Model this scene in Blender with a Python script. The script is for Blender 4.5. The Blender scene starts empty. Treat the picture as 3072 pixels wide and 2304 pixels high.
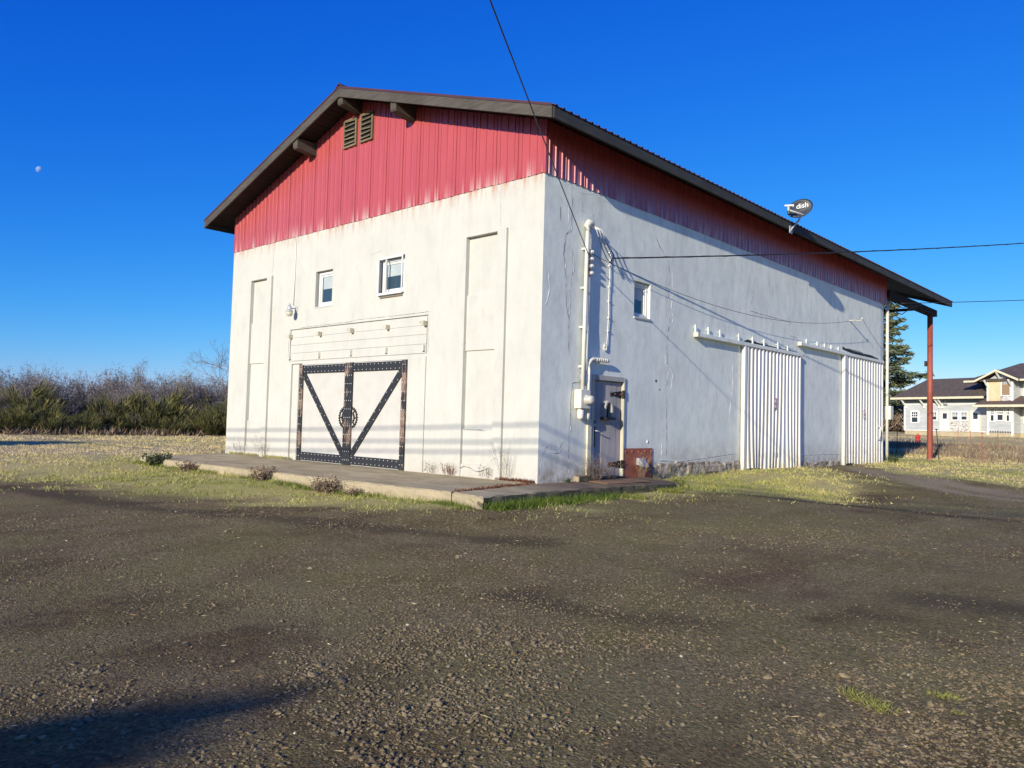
import bpy, bmesh, math, random
import numpy as np
from mathutils import Vector, Matrix
random.seed(7)
rng = np.random.default_rng(11)
SC = bpy.context.scene
COL = SC.collection

# ------------------------------------------------------------------ camera
CAM = np.array([9.679, -11.209, 1.155])
RT, UP, FW = np.array([.7336, .6790, .0273]), np.array([.0127, -.0540, .9985]), np.array([-.6793, .7321, .0479])
cd = bpy.data.cameras.new("camera"); cam = bpy.data.objects.new("camera", cd); COL.objects.link(cam)
cam.matrix_world = Matrix(((RT[0], UP[0], -FW[0], CAM[0]), (RT[1], UP[1], -FW[1], CAM[1]), (RT[2], UP[2], -FW[2], CAM[2]), (0, 0, 0, 1)))
cd.sensor_width = 36.0; cd.lens = 2334.97 / 3072 * 36; cd.clip_start = .05; cd.clip_end = 9000
SC.camera = cam

# ------------------------------------------------------------------ sky and sun
SUN = np.array([.76, -3.40, 1.04]); SUN /= np.linalg.norm(SUN)
elev = math.asin(SUN[2]); azim = math.atan2(SUN[0], SUN[1])
W = bpy.data.worlds.new("World"); SC.world = W; W.use_nodes = True
wn, wl = W.node_tree.nodes, W.node_tree.links
bg = wn["Background"]
sky = wn.new("ShaderNodeTexSky"); sky.sky_type = 'NISHITA'; sky.sun_disc = False
sky.sun_elevation = elev; sky.sun_rotation = azim % (2 * math.pi)
sky.air_density = 1.0; sky.dust_density = 0.15; sky.ozone_density = 3.0; sky.altitude = 200
# the clear, deep blue of a dry winter sky: one colour curve per channel over the whole dome
sp_ = wn.new("ShaderNodeSeparateColor"); cb_ = wn.new("ShaderNodeCombineColor"); wl.new(sky.outputs[0], sp_.inputs[0])
for i_, (g_, k_) in enumerate(((2.4, .0685), (1.254, .60), (.528, 3.68))):
    pw = wn.new("ShaderNodeMath"); pw.operation = 'POWER'; pw.inputs[1].default_value = g_; wl.new(sp_.outputs[i_], pw.inputs[0])
    ml = wn.new("ShaderNodeMath"); ml.operation = 'MULTIPLY'; ml.inputs[1].default_value = k_; wl.new(pw.outputs[0], ml.inputs[0]); outs_ = (outs_ if i_ else []) + [ml.outputs[0]]
cap_ = wn.new("ShaderNodeMath"); cap_.operation = 'MULTIPLY'; cap_.inputs[1].default_value = .85; wl.new(outs_[1], cap_.inputs[0])
mn_ = wn.new("ShaderNodeMath"); mn_.operation = 'MINIMUM'; wl.new(outs_[0], mn_.inputs[0]); wl.new(cap_.outputs[0], mn_.inputs[1])
for o_, q_ in zip((mn_.outputs[0], outs_[1], outs_[2]), cb_.inputs): wl.new(o_, q_)
wl.new(cb_.outputs[0], bg.inputs["Color"])
bg.inputs["Strength"].default_value = 0.088
sd = bpy.data.lights.new("sun", 'SUN'); so = bpy.data.objects.new("sun", sd); COL.objects.link(so)
sd.energy = 5.0; sd.angle = math.radians(.5); sd.color = (1, .925, .76)
so.rotation_euler = Vector(SUN).to_track_quat('Z', 'Y').to_euler()
vs = SC.view_settings
vs.view_transform = 'Standard'; vs.look = 'None'; vs.gamma = 1; vs.exposure = 0.2; vs.use_curve_mapping = False

# ------------------------------------------------------------------ materials
def new_mat(name):
    m = bpy.data.materials.new(name); m.use_nodes = True
    return m, m.node_tree.nodes, m.node_tree.links, m.node_tree.nodes["Principled BSDF"]

def ramp(n, stops):
    r = n.new("ShaderNodeValToRGB"); e = r.color_ramp.elements
    while len(e) < len(stops): e.new(.5)
    for el, (p, c) in zip(e, stops):
        el.position = p; el.color = (*c, 1) if len(c) == 3 else c
    return r

def noise(n, l, vec, scale, detail=4, rough=.6, stretch=None):
    if stretch is not None:
        mp = n.new("ShaderNodeMapping"); mp.inputs["Scale"].default_value = stretch
        l.new(vec, mp.inputs[0]); vec = mp.outputs[0]
    t = n.new("ShaderNodeTexNoise"); t.inputs["Scale"].default_value = scale
    t.inputs["Detail"].default_value = detail; t.inputs["Roughness"].default_value = rough
    l.new(vec, t.inputs["Vector"]); return t.outputs["Fac"]

def mathn(n, l, op, a, b=None, c=None, clamp=False):
    m = n.new("ShaderNodeMath"); m.operation = op; m.use_clamp = clamp
    for i, v in enumerate((a, b, c)):
        if v is None: continue
        if isinstance(v, (int, float)): m.inputs[i].default_value = v
        else: l.new(v, m.inputs[i])
    return m.outputs[0]

def mixc(n, l, fac, a, b, mode='MIX'):
    m = n.new("ShaderNodeMix"); m.data_type = 'RGBA'; m.blend_type = mode
    for s, v in ((m.inputs["Factor"], fac), (m.inputs["A"], a), (m.inputs["B"], b)):
        if isinstance(v, (int, float)): s.default_value = v
        elif isinstance(v, tuple): s.default_value = (*v, 1)
        else: l.new(v, s)
    return m.outputs["Result"]

def maprange(n, l, v, a, b, c=0., d=1.):
    m = n.new("ShaderNodeMapRange"); l.new(v, m.inputs[0])
    for i, x in zip((1, 2, 3, 4), (a, b, c, d)): m.inputs[i].default_value = x
    return m.outputs[0]

def geo_pos(n):
    return n.new("ShaderNodeNewGeometry").outputs["Position"]

def bump(n, l, h, bs, strength=.3, dist=.01):
    b = n.new("ShaderNodeBump"); b.inputs["Strength"].default_value = strength; b.inputs["Distance"].default_value = dist
    l.new(h, b.inputs["Height"]); l.new(b.outputs[0], bs.inputs["Normal"]); return b

def simple(name, c1, c2=None, scale=6, rough=.7, bmp=0., metal=0., stretch=None, detail=5, dist=.01, lo=.35, hi=.65, spec=.5):
    """two-tone noise material in world space"""
    m, n, l, b = new_mat(name)
    b.inputs["Roughness"].default_value = rough; b.inputs["Metallic"].default_value = metal
    b.inputs["Specular IOR Level"].default_value = spec
    if c2 is None:
        b.inputs["Base Color"].default_value = (*c1, 1)
        if not bmp: return m
    p = geo_pos(n); f = noise(n, l, p, scale, detail, .65, stretch)
    if c2 is not None:
        r = ramp(n, [(lo, c1), (hi, c2)]); l.new(f, r.inputs[0]); l.new(r.outputs[0], b.inputs["Base Color"])
    if bmp: bump(n, l, f, b, bmp, dist)
    return m

def tinted(name, stops, rough=.8, attr="tint", trans=0.):
    m, n, l, b = new_mat(name)
    a = n.new("ShaderNodeAttribute"); a.attribute_name = attr
    r = ramp(n, stops); l.new(a.outputs["Fac"], r.inputs[0]); l.new(r.outputs[0], b.inputs["Base Color"])
    b.inputs["Roughness"].default_value = rough; b.inputs["Specular IOR Level"].default_value = .2
    return m

def plaster(name, base, dark, stain=True, streak=False):
    m, n, l, b = new_mat(name)
    b.inputs["Roughness"].default_value = .85; b.inputs["Specular IOR Level"].default_value = .25
    p = geo_pos(n); sx = n.new("ShaderNodeSeparateXYZ"); l.new(p, sx.inputs[0]); z = sx.outputs[2]
    big = noise(n, l, p, .9, 5, .6); mid = noise(n, l, p, 3.2, 6, .7, (1, 1, .45))
    col = mixc(n, l, maprange(n, l, big, .35, .7), base, dark)
    col = mixc(n, l, maprange(n, l, mid, .48, .72, 0, .7 if streak else .4), col, tuple(x * .78 for x in dark))
    if streak:
        s = noise(n, l, p, 4., 6, .7, (1, 1, .5)); col = mixc(n, l, maprange(n, l, s, .45, .72, 0, .5), col, tuple(min(1, x * .8) for x in dark))
    if stain:   # rust washed down from the sheet metal edge
        s = noise(n, l, p, 7., 4, .7, (1, 1, .15)); band = maprange(n, l, z, 5.5, 5.98)
        band = mathn(n, l, 'MULTIPLY', mathn(n, l, 'POWER', band, 2.0), maprange(n, l, s, .45, .62))
        col = mixc(n, l, mathn(n, l, 'MULTIPLY', band, .9), col, (.46, .19, .10))
        s2 = noise(n, l, p, 2.1, 5, .7); col = mixc(n, l, maprange(n, l, s2, .58, .75, 0, .35), col, (.54, .42, .35))
    if stain:   # repainted patches and grey rain streaks
        v = n.new("ShaderNodeTexVoronoi"); v.inputs["Scale"].default_value = .8; l.new(p, v.inputs["Vector"]); sc_ = n.new("ShaderNodeSeparateColor"); l.new(v.outputs["Color"], sc_.inputs[0])
        col = mixc(n, l, mathn(n, l, 'MULTIPLY', maprange(n, l, sc_.outputs[0], .55, .6), .15), col, (.60, .58, .52))
        col = mixc(n, l, maprange(n, l, noise(n, l, p, 6, 5, .7, (1, 1, .12)), .52, .75, 0, .2), col, (.40, .345, .305))
        col = mixc(n, l, maprange(n, l, noise(n, l, p, 30, 3, .7), .66, .74, 0, .4), col, (.32, .29, .25))
    # splashed soil at the foot of the wall
    s3 = noise(n, l, p, 4., 6, .75); low = maprange(n, l, z, .95 if streak else .7, .0)
    low = mathn(n, l, 'MULTIPLY', mathn(n, l, 'POWER', low, 1.5), maprange(n, l, s3, .32, .62))
    col = mixc(n, l, mathn(n, l, 'MULTIPLY', low, .95 if streak else .5), col, (.30, .21, .13) if streak else (.42, .34, .26))
    l.new(col, b.inputs["Base Color"])
    fine = noise(n, l, p, 38, 6, .7); h = mathn(n, l, 'ADD', mathn(n, l, 'MULTIPLY', fine, .35), mathn(n, l, 'MULTIPLY', noise(n, l, p, 5, 5, .6), .7 if streak else .8))
    bump(n, l, h, b, .5 if streak else .35, .010)
    return m

def peeling(name, paint, wood, amount, scale=14):
    m, n, l, b = new_mat(name)
    p = geo_pos(n); f = noise(n, l, p, scale, 6, .75, (1.6, 1.6, .35)); f2 = noise(n, l, p, 1.3, 3, .5)
    k = mathn(n, l, 'ADD', f, mathn(n, l, 'MULTIPLY', mathn(n, l, 'SUBTRACT', f2, .5), 1.1))
    k = maprange(n, l, k, amount, amount + .04)
    g = noise(n, l, p, 40, 3, .6, (1, 1, .1)); wc = mixc(n, l, g, tuple(x * .5 for x in wood), wood)
    l.new(mixc(n, l, k, paint, wc), b.inputs["Base Color"]); b.inputs["Roughness"].default_value = .7
    bump(n, l, k, b, .4, .004)
    return m

def wood(name, c1, c2, axis=2, rough=.85, knots=False, moss=None):
    m, n, l, b = new_mat(name)
    p = geo_pos(n); st = [9, 9, 9]; st[axis] = .7
    g = noise(n, l, p, 3.0, 6, .7, tuple(st)); bigv = noise(n, l, p, 1.2, 4, .6)
    col = mixc(n, l, maprange(n, l, g, .3, .7), c1, c2)
    col = mixc(n, l, maprange(n, l, bigv, .4, .7, 0, .5), col, tuple(x * .55 for x in c1))
    if knots:
        v = n.new("ShaderNodeTexVoronoi"); v.inputs["Scale"].default_value = 1.7; l.new(p, v.inputs["Vector"])
        k = maprange(n, l, v.outputs["Distance"], .07, .03); col = mixc(n, l, k, col, tuple(min(1, x * 2.2) for x in c2))
    if moss:
        s = noise(n, l, p, 2.3, 6, .7); col = mixc(n, l, maprange(n, l, s, .5, .7, 0, .8), col, moss)
    l.new(col, b.inputs["Base Color"]); b.inputs["Roughness"].default_value = rough; b.inputs["Specular IOR Level"].default_value = .25
    bump(n, l, g, b, .4, .006)
    return m

def metal_paint(name, c, rough=.38, dirt=None, wear=.15):
    m, n, l, b = new_mat(name)
    p = geo_pos(n); f = noise(n, l, p, 2.0, 5, .7, (1, 1, .3)); f2 = noise(n, l, p, 25, 3, .6)
    col = mixc(n, l, maprange(n, l, f, .35, .7, 0, 1), c, tuple(x * (1 - wear) for x in c))
    if dirt:
        sx = n.new("ShaderNodeSeparateXYZ"); l.new(p, sx.inputs[0])
        d = mathn(n, l, 'MULTIPLY', maprange(n, l, sx.outputs[2], .9, 0.), maprange(n, l, noise(n, l, p, 6, 5, .7), .35, .7)); col = mixc(n, l, mathn(n, l, 'MULTIPLY', d, .95), col, dirt)
    l.new(col, b.inputs["Base Color"])
    rr = maprange(n, l, f2, .3, .7, rough - .08, rough + .12); l.new(rr, b.inputs["Roughness"])
    return m

M = {}
M['white_wall'] = plaster("white plaster", (.55, .545, .50), (.505, .50, .455))
M['side_wall'] = plaster("weathered grey white plaster", (.86, .88, .775), (.73, .755, .675), stain=False, streak=True)
M['crack'] = simple("crack shadow grey", (.10, .10, .105))
M['caulk'] = simple("painted caulk", (.86, .84, .78), (.72, .70, .66), 20, .7)
M['rubble'] = simple("crumbling footing", (.50, .43, .33), (.17, .13, .085), 5, .9, .8, dist=.03)
def siding_mat():
    m, n, l, b = new_mat("red metal siding"); p = geo_pos(n); sx = n.new("ShaderNodeSeparateXYZ"); l.new(p, sx.inputs[0])
    f = noise(n, l, p, 2.0, 5, .7, (1, 1, .3)); col = mixc(n, l, maprange(n, l, f, .35, .7), (.455, .078, .078), (.39, .063, .065))
    u = noise(n, l, p, 6.5, 3, .6, (1, 1, .02)); ch = mathn(n, l, 'MULTIPLY', mathn(n, l, 'POWER', maprange(n, l, sx.outputs[2], 6.42, 5.95), 2.), maprange(n, l, u, .48, .6))
    col = mixc(n, l, mathn(n, l, 'MULTIPLY', ch, .75), col, (.62, .46, .43)); l.new(col, b.inputs["Base Color"])
    l.new(maprange(n, l, noise(n, l, p, 25, 3, .6), .3, .7, .36, .5), b.inputs["Roughness"]); b.inputs["Coat Weight"].default_value = .7; b.inputs["Coat Roughness"].default_value = .22; return m
M['red'] = siding_mat()
M['roof'] = metal_paint("dark red roof metal", (.075, .028, .032), .5)
M['fascia'] = wood("weathered fascia board", (.06, .053, .047), (.115, .10, .085), 0, knots=True)
M['fascia_side'] = wood("mossy eave board", (.04, .04, .04), (.085, .08, .07), 1, moss=(.04, .055, .05))
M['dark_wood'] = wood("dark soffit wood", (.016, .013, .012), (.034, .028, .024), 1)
M['beam'] = wood("grey beam", (.06, .054, .045), (.12, .105, .085), 1)
M['vent_wood'] = wood("bare vent wood", (.12, .09, .055), (.27, .21, .14), 0)
M['void'] = simple("dark interior", (.012, .012, .012))
M['white_paint'] = simple("white painted wood", (.56, .54, .495), (.49, .465, .42), 5, .6, .15)
M['vinyl'] = simple("white vinyl", (.68, .68, .66), None, rough=.4)
M['door_white'] = simple("white door board", (.55, .53, .49), (.50, .48, .44), 3, .6, .1)
M['black_band'] = peeling("black painted rail", (.018, .020, .026), (.35, .24, .17), .95)
M['black_peel'] = peeling("black paint peeling off timber", (.018, .02, .026), (.33, .22, .16), .52)
M['rivet'] = simple("white rivet", (.85, .85, .83), rough=.5)
M['iron'] = simple("black iron", (.022, .022, .025), (.045, .04, .04), 18, .55, .2, .6)
M['glass'] = None
g_, n_, l_, b_ = new_mat("window glass"); b_.inputs["Base Color"].default_value = (.035, .06, .075, 1); b_.inputs["Roughness"].default_value = .06; b_.inputs["Specular IOR Level"].default_value = .8
M['glass'] = g_
M['blind'] = simple("pale blind", (.42, .47, .48), (.36, .41, .43), 4, .7)
M['plank'] = wood("weathered plank", (.36, .325, .305), (.50, .455, .43), 2)
M['frame_cream'] = wood("faded cream frame", (.50, .46, .35), (.62, .58, .47), 2)
M['frame_grey'] = wood("grey door head", (.36, .34, .31), (.48, .46, .42), 1)
M['rust'] = simple("rusty steel", (.30, .085, .045), (.38, .125, .07), 7, .75, .3)
M['rust_post'] = simple("rust red painted pipe", (.25, .05, .028), (.33, .085, .05), 4, .6, .15, stretch=(1, 1, .3))
M['rust_mat'] = simple("rusted floor plate", (.22, .12, .06), (.30, .17, .09), 6, .85, .3)
M['galv'] = simple("grey galvanised metal", (.42, .44, .46), (.52, .54, .56), 10, .45, .1, .4)
M['cream_metal'] = simple("cream painted conduit", (.70, .67, .57), (.62, .59, .50), 8, .5)
M['old_paint'] = simple("yellowed conduit paint", (.58, .53, .36), (.66, .62, .48), 9, .6)
M['meter_glass'] = simple("meter dome", (.62, .60, .52), (.4, .38, .33), 22, .25)
M['corr'] = metal_paint("white corrugated sheet", (.66, .64, .60), .42, (.45, .36, .2), .08)
M['sticker'] = simple("faded red sticker", (.50, .15, .15), (.66, .45, .42), 30, .6)
M['cable'] = simple("black cable", (.014, .013, .014), rough=.5)
M['white_cable'] = simple("white cable", (.7, .69, .65), rough=.5)
M['porcelain'] = simple("white porcelain", (.75, .74, .70), rough=.35)
M['dish'] = simple("grey dish", (.018, .022, .031), (.026, .031, .041), 3, .5)
M['dish_arm'] = simple("light grey arm", (.42, .43, .42), rough=.5)
M['dish_white'] = simple("white print", (.82, .82, .82), rough=.5)
M['lens'] = simple("frosted lamp lens", (.62, .58, .46), (.52, .47, .36), 12, .3)
M['concrete'] = None
M['bark'] = wood("bark", (.09, .07, .055), (.17, .14, .115), 2)
M['pole'] = wood("utility pole wood", (.12, .09, .065), (.2, .16, .12), 2)

def concrete_mat():
    m, n, l, b = new_mat("old concrete slab")
    p = geo_pos(n); sx = n.new("ShaderNodeSeparateXYZ"); l.new(p, sx.inputs[0])
    a = noise(n, l, p, .8, 6, .65, (1, 2.2, 1)); c = noise(n, l, p, 22, 5, .7); d = noise(n, l, p, 2.2, 6, .7, (1, 2, 1))
    col = mixc(n, l, maprange(n, l, a, .35, .65), (.31, .25, .145), (.52, .43, .26))
    col = mixc(n, l, maprange(n, l, c, .5, .75, 0, .5), col, (.15, .12, .09))
    col = mixc(n, l, maprange(n, l, d, .60, .72, 0, .6), col, (.15, .145, .06))
    e = noise(n, l, p, 1.5, 5, .7)   # damp brown end by the door
    w = mathn(n, l, 'MULTIPLY', maprange(n, l, sx.outputs[1], -1.6, 0.2), maprange(n, l, sx.outputs[0], -.2, .25))
    col = mixc(n, l, mathn(n, l, 'MULTIPLY', w, maprange(n, l, e, .3, .6, .45, .95)), col, (.115, .075, .055))
    side = maprange(n, l, n.new("ShaderNodeNewGeometry").outputs["Position"], 0, 1) if False else None
    nz = n.new("ShaderNodeSeparateXYZ"); l.new(n.new("ShaderNodeNewGeometry").outputs["Normal"], nz.inputs[0])
    col = mixc(n, l, mathn(n, l, 'MULTIPLY', maprange(n, l, nz.outputs[2], .5, .2), maprange(n, l, noise(n, l, p, 9, 6, .75), .35, .65, .3, 1.)), col, (.40, .335, .235))
    # moss film on the shaded face beside the gravel
    mo = mathn(n, l, 'MULTIPLY', maprange(n, l, nz.outputs[0], .5, .8), maprange(n, l, noise(n, l, p, 4, 5, .7), .3, .55, .5, 1.))
    col = mixc(n, l, mo, col, (.055, .055, .035))
    l.new(col, b.inputs["Base Color"]); b.inputs["Roughness"].default_value = .9; b.inputs["Specular IOR Level"].default_value = .2
    bump(n, l, mathn(n, l, 'ADD', c, d), b, .5, .02)
    return m
M['concrete'] = concrete_mat()

# ------------------------------------------------------------------ mesh helpers
ORG = {}
class MB:
    def __init__(s): s.v = []; s.f = []; s.sm = []
    def add(s, v, f, smooth=False):
        o = len(s.v); s.v += [tuple(map(float, q)) for q in v]; s.f += [tuple(i + o for i in q) for q in f]; s.sm += [smooth] * len(f); return s
    def box(s, x0, x1, y0, y1, z0, z1):
        return s.hexa([(x0, y0, z0), (x1, y0, z0), (x1, y1, z0), (x0, y1, z0), (x0, y0, z1), (x1, y0, z1), (x1, y1, z1), (x0, y1, z1)])
    def hexa(s, p): return s.add(p, [(0, 3, 2, 1), (4, 5, 6, 7), (0, 1, 5, 4), (1, 2, 6, 5), (2, 3, 7, 6), (3, 0, 4, 7)])
    def bar(s, a, b, w, h, up=(0, 0, 1)):
        a, b = np.array(a, float), np.array(b, float); d = b - a; d /= np.linalg.norm(d)
        u = np.array(up, float); r = np.cross(d, u); r /= np.linalg.norm(r); u = np.cross(r, d)
        r *= w / 2; u *= h / 2
        return s.hexa([a - r - u, a + r - u, b + r - u, b - r - u, a - r + u, a + r + u, b + r + u, b - r + u])
    def tube(s, path, r, n=8, cap=True, smooth=True):
        P = [np.array(q, float) for q in path]; rr = r if isinstance(r, (list, tuple, np.ndarray)) else [r] * len(P)
        o = len(s.v); ref = np.array([0, 0, 1.])
        for i, q in enumerate(P):
            t = P[min(i + 1, len(P) - 1)] - P[max(i - 1, 0)]; t /= max(np.linalg.norm(t), 1e-9)
            a = np.cross(t, ref)
            if np.linalg.norm(a) < .05: a = np.cross(t, [1, 0, 0])
            a /= np.linalg.norm(a); b = np.cross(t, a)
            for k in range(n):
                an = 2 * math.pi * k / n; s.v.append(tuple(q + rr[i] * (math.cos(an) * a + math.sin(an) * b)))
        for i in range(len(P) - 1):
            for k in range(n):
                k2 = (k + 1) % n; s.f.append((o + i * n + k, o + i * n + k2, o + (i + 1) * n + k2, o + (i + 1) * n + k)); s.sm.append(smooth)
        if cap:
            s.f.append(tuple(o + k for k in range(n))[::-1]); s.f.append(tuple(o + (len(P) - 1) * n + k for k in range(n))); s.sm += [False, False]
        return s
    def lathe(s, base, prof, axis=(0, 0, 1), n=14):
        """prof: list of (distance along axis, radius)"""
        ax = np.array(axis, float); ax /= np.linalg.norm(ax); b = np.array(base, float)
        return s.tube([b + ax * h for h, _ in prof], [r for _, r in prof], n)
    def prism(s, poly, d0, d1, axis='y'):
        """poly: 2-D outline, extruded along an axis"""
        n = len(poly); mk = {'y': lambda p, d: (p[0], d, p[1]), 'x': lambda p, d: (d, p[0], p[1]), 'z': lambda p, d: (p[0], p[1], d)}[axis]
        v = [mk(p, d0) for p in poly] + [mk(p, d1) for p in poly]
        f = [tuple(range(n))[::-1], tuple(range(n, 2 * n))] + [(i, (i + 1) % n, n + (i + 1) % n, n + i) for i in range(n)]
        return s.add(v, f)
    def build(s, name, mat, parent=None, bevel=0, flip=True):
        return mesh_obj(name, s.v, s.f, mat, parent, s.sm, bevel)

def mesh_obj(name, v, f, mat, parent=None, sm=None, bevel=0):
    me = bpy.data.meshes.new(name)
    off = ORG.get(parent.name, (0, 0, 0)) if parent else (0, 0, 0)
    vv = np.asarray(v, float).reshape(-1, 3) - np.array(off)
    me.from_pydata(vv.tolist(), [], f)
    if sm is not None: me.polygons.foreach_set("use_smooth", sm)
    bm = bmesh.new(); bm.from_mesh(me); bmesh.ops.recalc_face_normals(bm, faces=bm.faces)
    if bevel: bmesh.ops.bevel(bm, geom=list(bm.edges), offset=bevel, segments=1, affect='EDGES', clamp_overlap=True)
    bm.to_mesh(me); bm.free()
    if mat: me.materials.append(mat)
    o = bpy.data.objects.new(name, me); COL.objects.link(o)
    if parent: o.parent = parent; ORG[o.name] = off
    return o

def tag(o, label=None, cat=None, group=None, kind=None):
    if label: o["label"] = label
    if cat: o["category"] = cat
    if group: o["group"] = group
    if kind: o["kind"] = kind
    return o

def thing(name, label, cat, loc=(0, 0, 0), group=None, kind=None):
    o = bpy.data.objects.new(name, None); COL.objects.link(o); o.location = loc; o.empty_display_size = .2
    ORG[o.name] = tuple(loc); return tag(o, label, cat, group, kind)

def fast_mesh(name, V, F, mat, parent=None, tint=None, smooth=False):
    """V (n,3), F (m,k) numpy; tint: per-vertex float"""
    off = np.array(ORG.get(parent.name, (0, 0, 0))) if parent else 0.
    V = np.asarray(V, np.float32) - off; F = np.asarray(F, np.int32); k = F.shape[1]
    me = bpy.data.meshes.new(name); me.vertices.add(len(V)); me.vertices.foreach_set("co", V.astype(np.float32).ravel())
    me.loops.add(F.size); me.loops.foreach_set("vertex_index", F.ravel())
    me.polygons.add(len(F)); me.polygons.foreach_set("loop_start", np.arange(0, F.size, k, dtype=np.int32))
    me.polygons.foreach_set("use_smooth", np.full(len(F), smooth))
    me.update(calc_edges=True)
    if tint is not None:
        a = me.attributes.new("tint", 'FLOAT', 'POINT'); a.data.foreach_set("value", np.asarray(tint, np.float32))
    if mat: me.materials.append(mat)
    o = bpy.data.objects.new(name, me); COL.objects.link(o)
    if parent: o.parent = parent; ORG[o.name] = tuple(off)
    return o

def unit(a): return a / np.maximum(np.linalg.norm(a, axis=-1, keepdims=True), 1e-9)

def blades(P, D, L, Wd, tint, shape='tri', r=rng):
    """thin leaf-like faces at P pointing along D; returns V,F,tint"""
    n = len(P); D = unit(D); R = unit(np.cross(D, unit(r.normal(size=(n, 3)))))
    L = np.broadcast_to(L, n)[:, None]; Wd = np.broadcast_to(Wd, n)[:, None]
    if shape == 'tri':
        V = np.stack([P - R * Wd / 2, P + R * Wd / 2, P + D * L], 1).reshape(-1, 3); F = np.arange(3 * n).reshape(n, 3); t = np.repeat(tint, 3)
    else:
        V = np.stack([P, P + D * L * .45 + R * Wd / 2, P + D * L, P + D * L * .45 - R * Wd / 2], 1).reshape(-1, 3); F = np.arange(4 * n).reshape(n, 4); t = np.repeat(tint, 4)
    return V, F, t

def _h(ix, iy, s):
    a = np.sin(ix * 127.1 + iy * 311.7 + s * 74.7) * 43758.5453; return a - np.floor(a)
def vnoise(x, y, sc, seed=0, octv=4):
    out = 0.; amp = .5; tot = 0.
    for o in range(octv):
        X, Y = np.asarray(x) * sc, np.asarray(y) * sc; ix, iy = np.floor(X), np.floor(Y); fx, fy = X - ix, Y - iy
        fx, fy = fx * fx * (3 - 2 * fx), fy * fy * (3 - 2 * fy)
        v = (_h(ix, iy, seed) * (1 - fx) + _h(ix + 1, iy, seed) * fx) * (1 - fy) + (_h(ix, iy + 1, seed) * (1 - fx) + _h(ix + 1, iy + 1, seed) * fx) * fy
        out = out + v * amp; tot += amp; amp *= .55; sc *= 2.07; seed += 3
    return out / tot
def sstep(a, b, x):
    t = np.clip((x - a) / (b - a), 0, 1); return t * t * (3 - 2 * t)
def inside_dist(x, y, poly):
    """signed distance, positive inside"""
    P = np.array(poly, float); Q = np.roll(P, -1, 0); d = np.full(x.shape, 1e18); ins = np.zeros(x.shape, bool)
    for (ax, ay), (bx, by) in zip(P, Q):
        ex, ey = bx - ax, by - ay; t = np.clip(((x - ax) * ex + (y - ay) * ey) / (ex * ex + ey * ey + 1e-12), 0, 1)
        d = np.minimum(d, (x - ax - t * ex) ** 2 + (y - ay - t * ey) ** 2)
        c = ((ay > y) != (by > y)); xx = ax + (y - ay) / (by - ay + 1e-12) * (bx - ax); ins ^= c & (x < xx)
    return np.where(ins, 1, -1) * np.sqrt(d)

# ------------------------------------------------------------------ ground
GP = np.array([(9.7, -11.2, -.42), (5, -9, -.41), (6, -5, -.37), (10, -3, -.37), (14, -8, -.42), (7, -7, -.41), (1.3, -2.9, -.19), (-5, -3.1, -.175), (-11, -3.1, -.17), (-13, 0, -.17), (-3, -5, -.30), (3, -4, -.32),
    (1.6, 0, -.19), (1.6, 3, -.12), (.3, 5, -.05), (.4, 8.2, .03), (.4, 11, .03), (.5, 16, .0), (.5, 20, .0), (1.6, 8.4, .04), (3, 12, -.07), (6, 10, -.24), (8, 14, -.2), (4, 5, -.24), (0, 26, .02), (5, 25, .0), (14, 25, -.1),
    (20, 10, -.3), (-20, -3, -.22), (-30, 0, -.26), (-45, 20, -.25), (-10, -8, -.36), (-20, -12, -.35), (-60, 40, -.2), (-20, 30, -.1), (-1.6, 48, .3), (-8, 54, .42), (-12, 66, .72), (-14, 72.5, 1.0), (-5, 69, 1.0), (0, 85, 1.05), (-22, 90, 1.2), (20, 60, .4), (-80, -60, -.5), (60, -60, -.5), (60, 30, -.1), (0, 160, 1.2), (-160, 60, -.2), (-80, 120, .6)])
def ground_z(x, y):
    x, y = np.asarray(x, float), np.asarray(y, float); w = 0.; s = 0.
    for gx, gy, gz in GP:
        k = 1. / ((x - gx) ** 2 + (y - gy) ** 2 + .6) ** 1.6; w = w + k; s = s + k * gz
    z = s / w
    return z + .035 * (vnoise(x, y, .35, 3, 3) - .5) + .024 * (vnoise(x, y, 1.7, 9, 3) - .5)
POLY_A = [(-300, -60), (-40, -22), (-14, -7.6), (-9.7, -6.3), (-6.7, -5.9), (-4.4, -5.15), (-1.6, -4.5), (0, -3.9), (1.1, -3.25), (1.65, -1.3), (2.0, 1.6), (2.6, 3.2), (3.7, 4.0), (4.0, 6.0), (2.3, 8.7), (.5, 11.8), (-1, 12), (-1, 19), (-12, 30), (-300, 60)]
POLY_B = [(-1, 17.6), (.3, 17.2), (2.6, 13.4), (4.6, 12.6), (6, 13.4), (10, 14), (40, 12), (400, 12), (400, 500), (-500, 500), (-500, 60), (-13, 24)]
def grass_mask(x, y):
    x, y = np.asarray(x, float), np.asarray(y, float)
    d = np.maximum(inside_dist(x, y, POLY_A), inside_dist(x, y, POLY_B))
    return sstep(-1.5, 1.5, d + 2.6 * (vnoise(x, y, .7, 5, 4) - .5) + 1.0 * (vnoise(x, y, 3, 15, 2) - .5))
def straw_mask(x, y):
    """0 green turf near the walls, 1 dry straw in the open field"""
    d = np.hypot(x + 3, y + 1.5); far = .22 + sstep(5, 14, d) * .6
    right = sstep(21, 27, y) * sstep(-14, -6, x) * .7
    return np.clip(np.maximum(far * np.where(x < -5, 1, .35), right) + 1.0 * (vnoise(x, y, .45, 21, 4) - .5), 0, 1)

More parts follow.
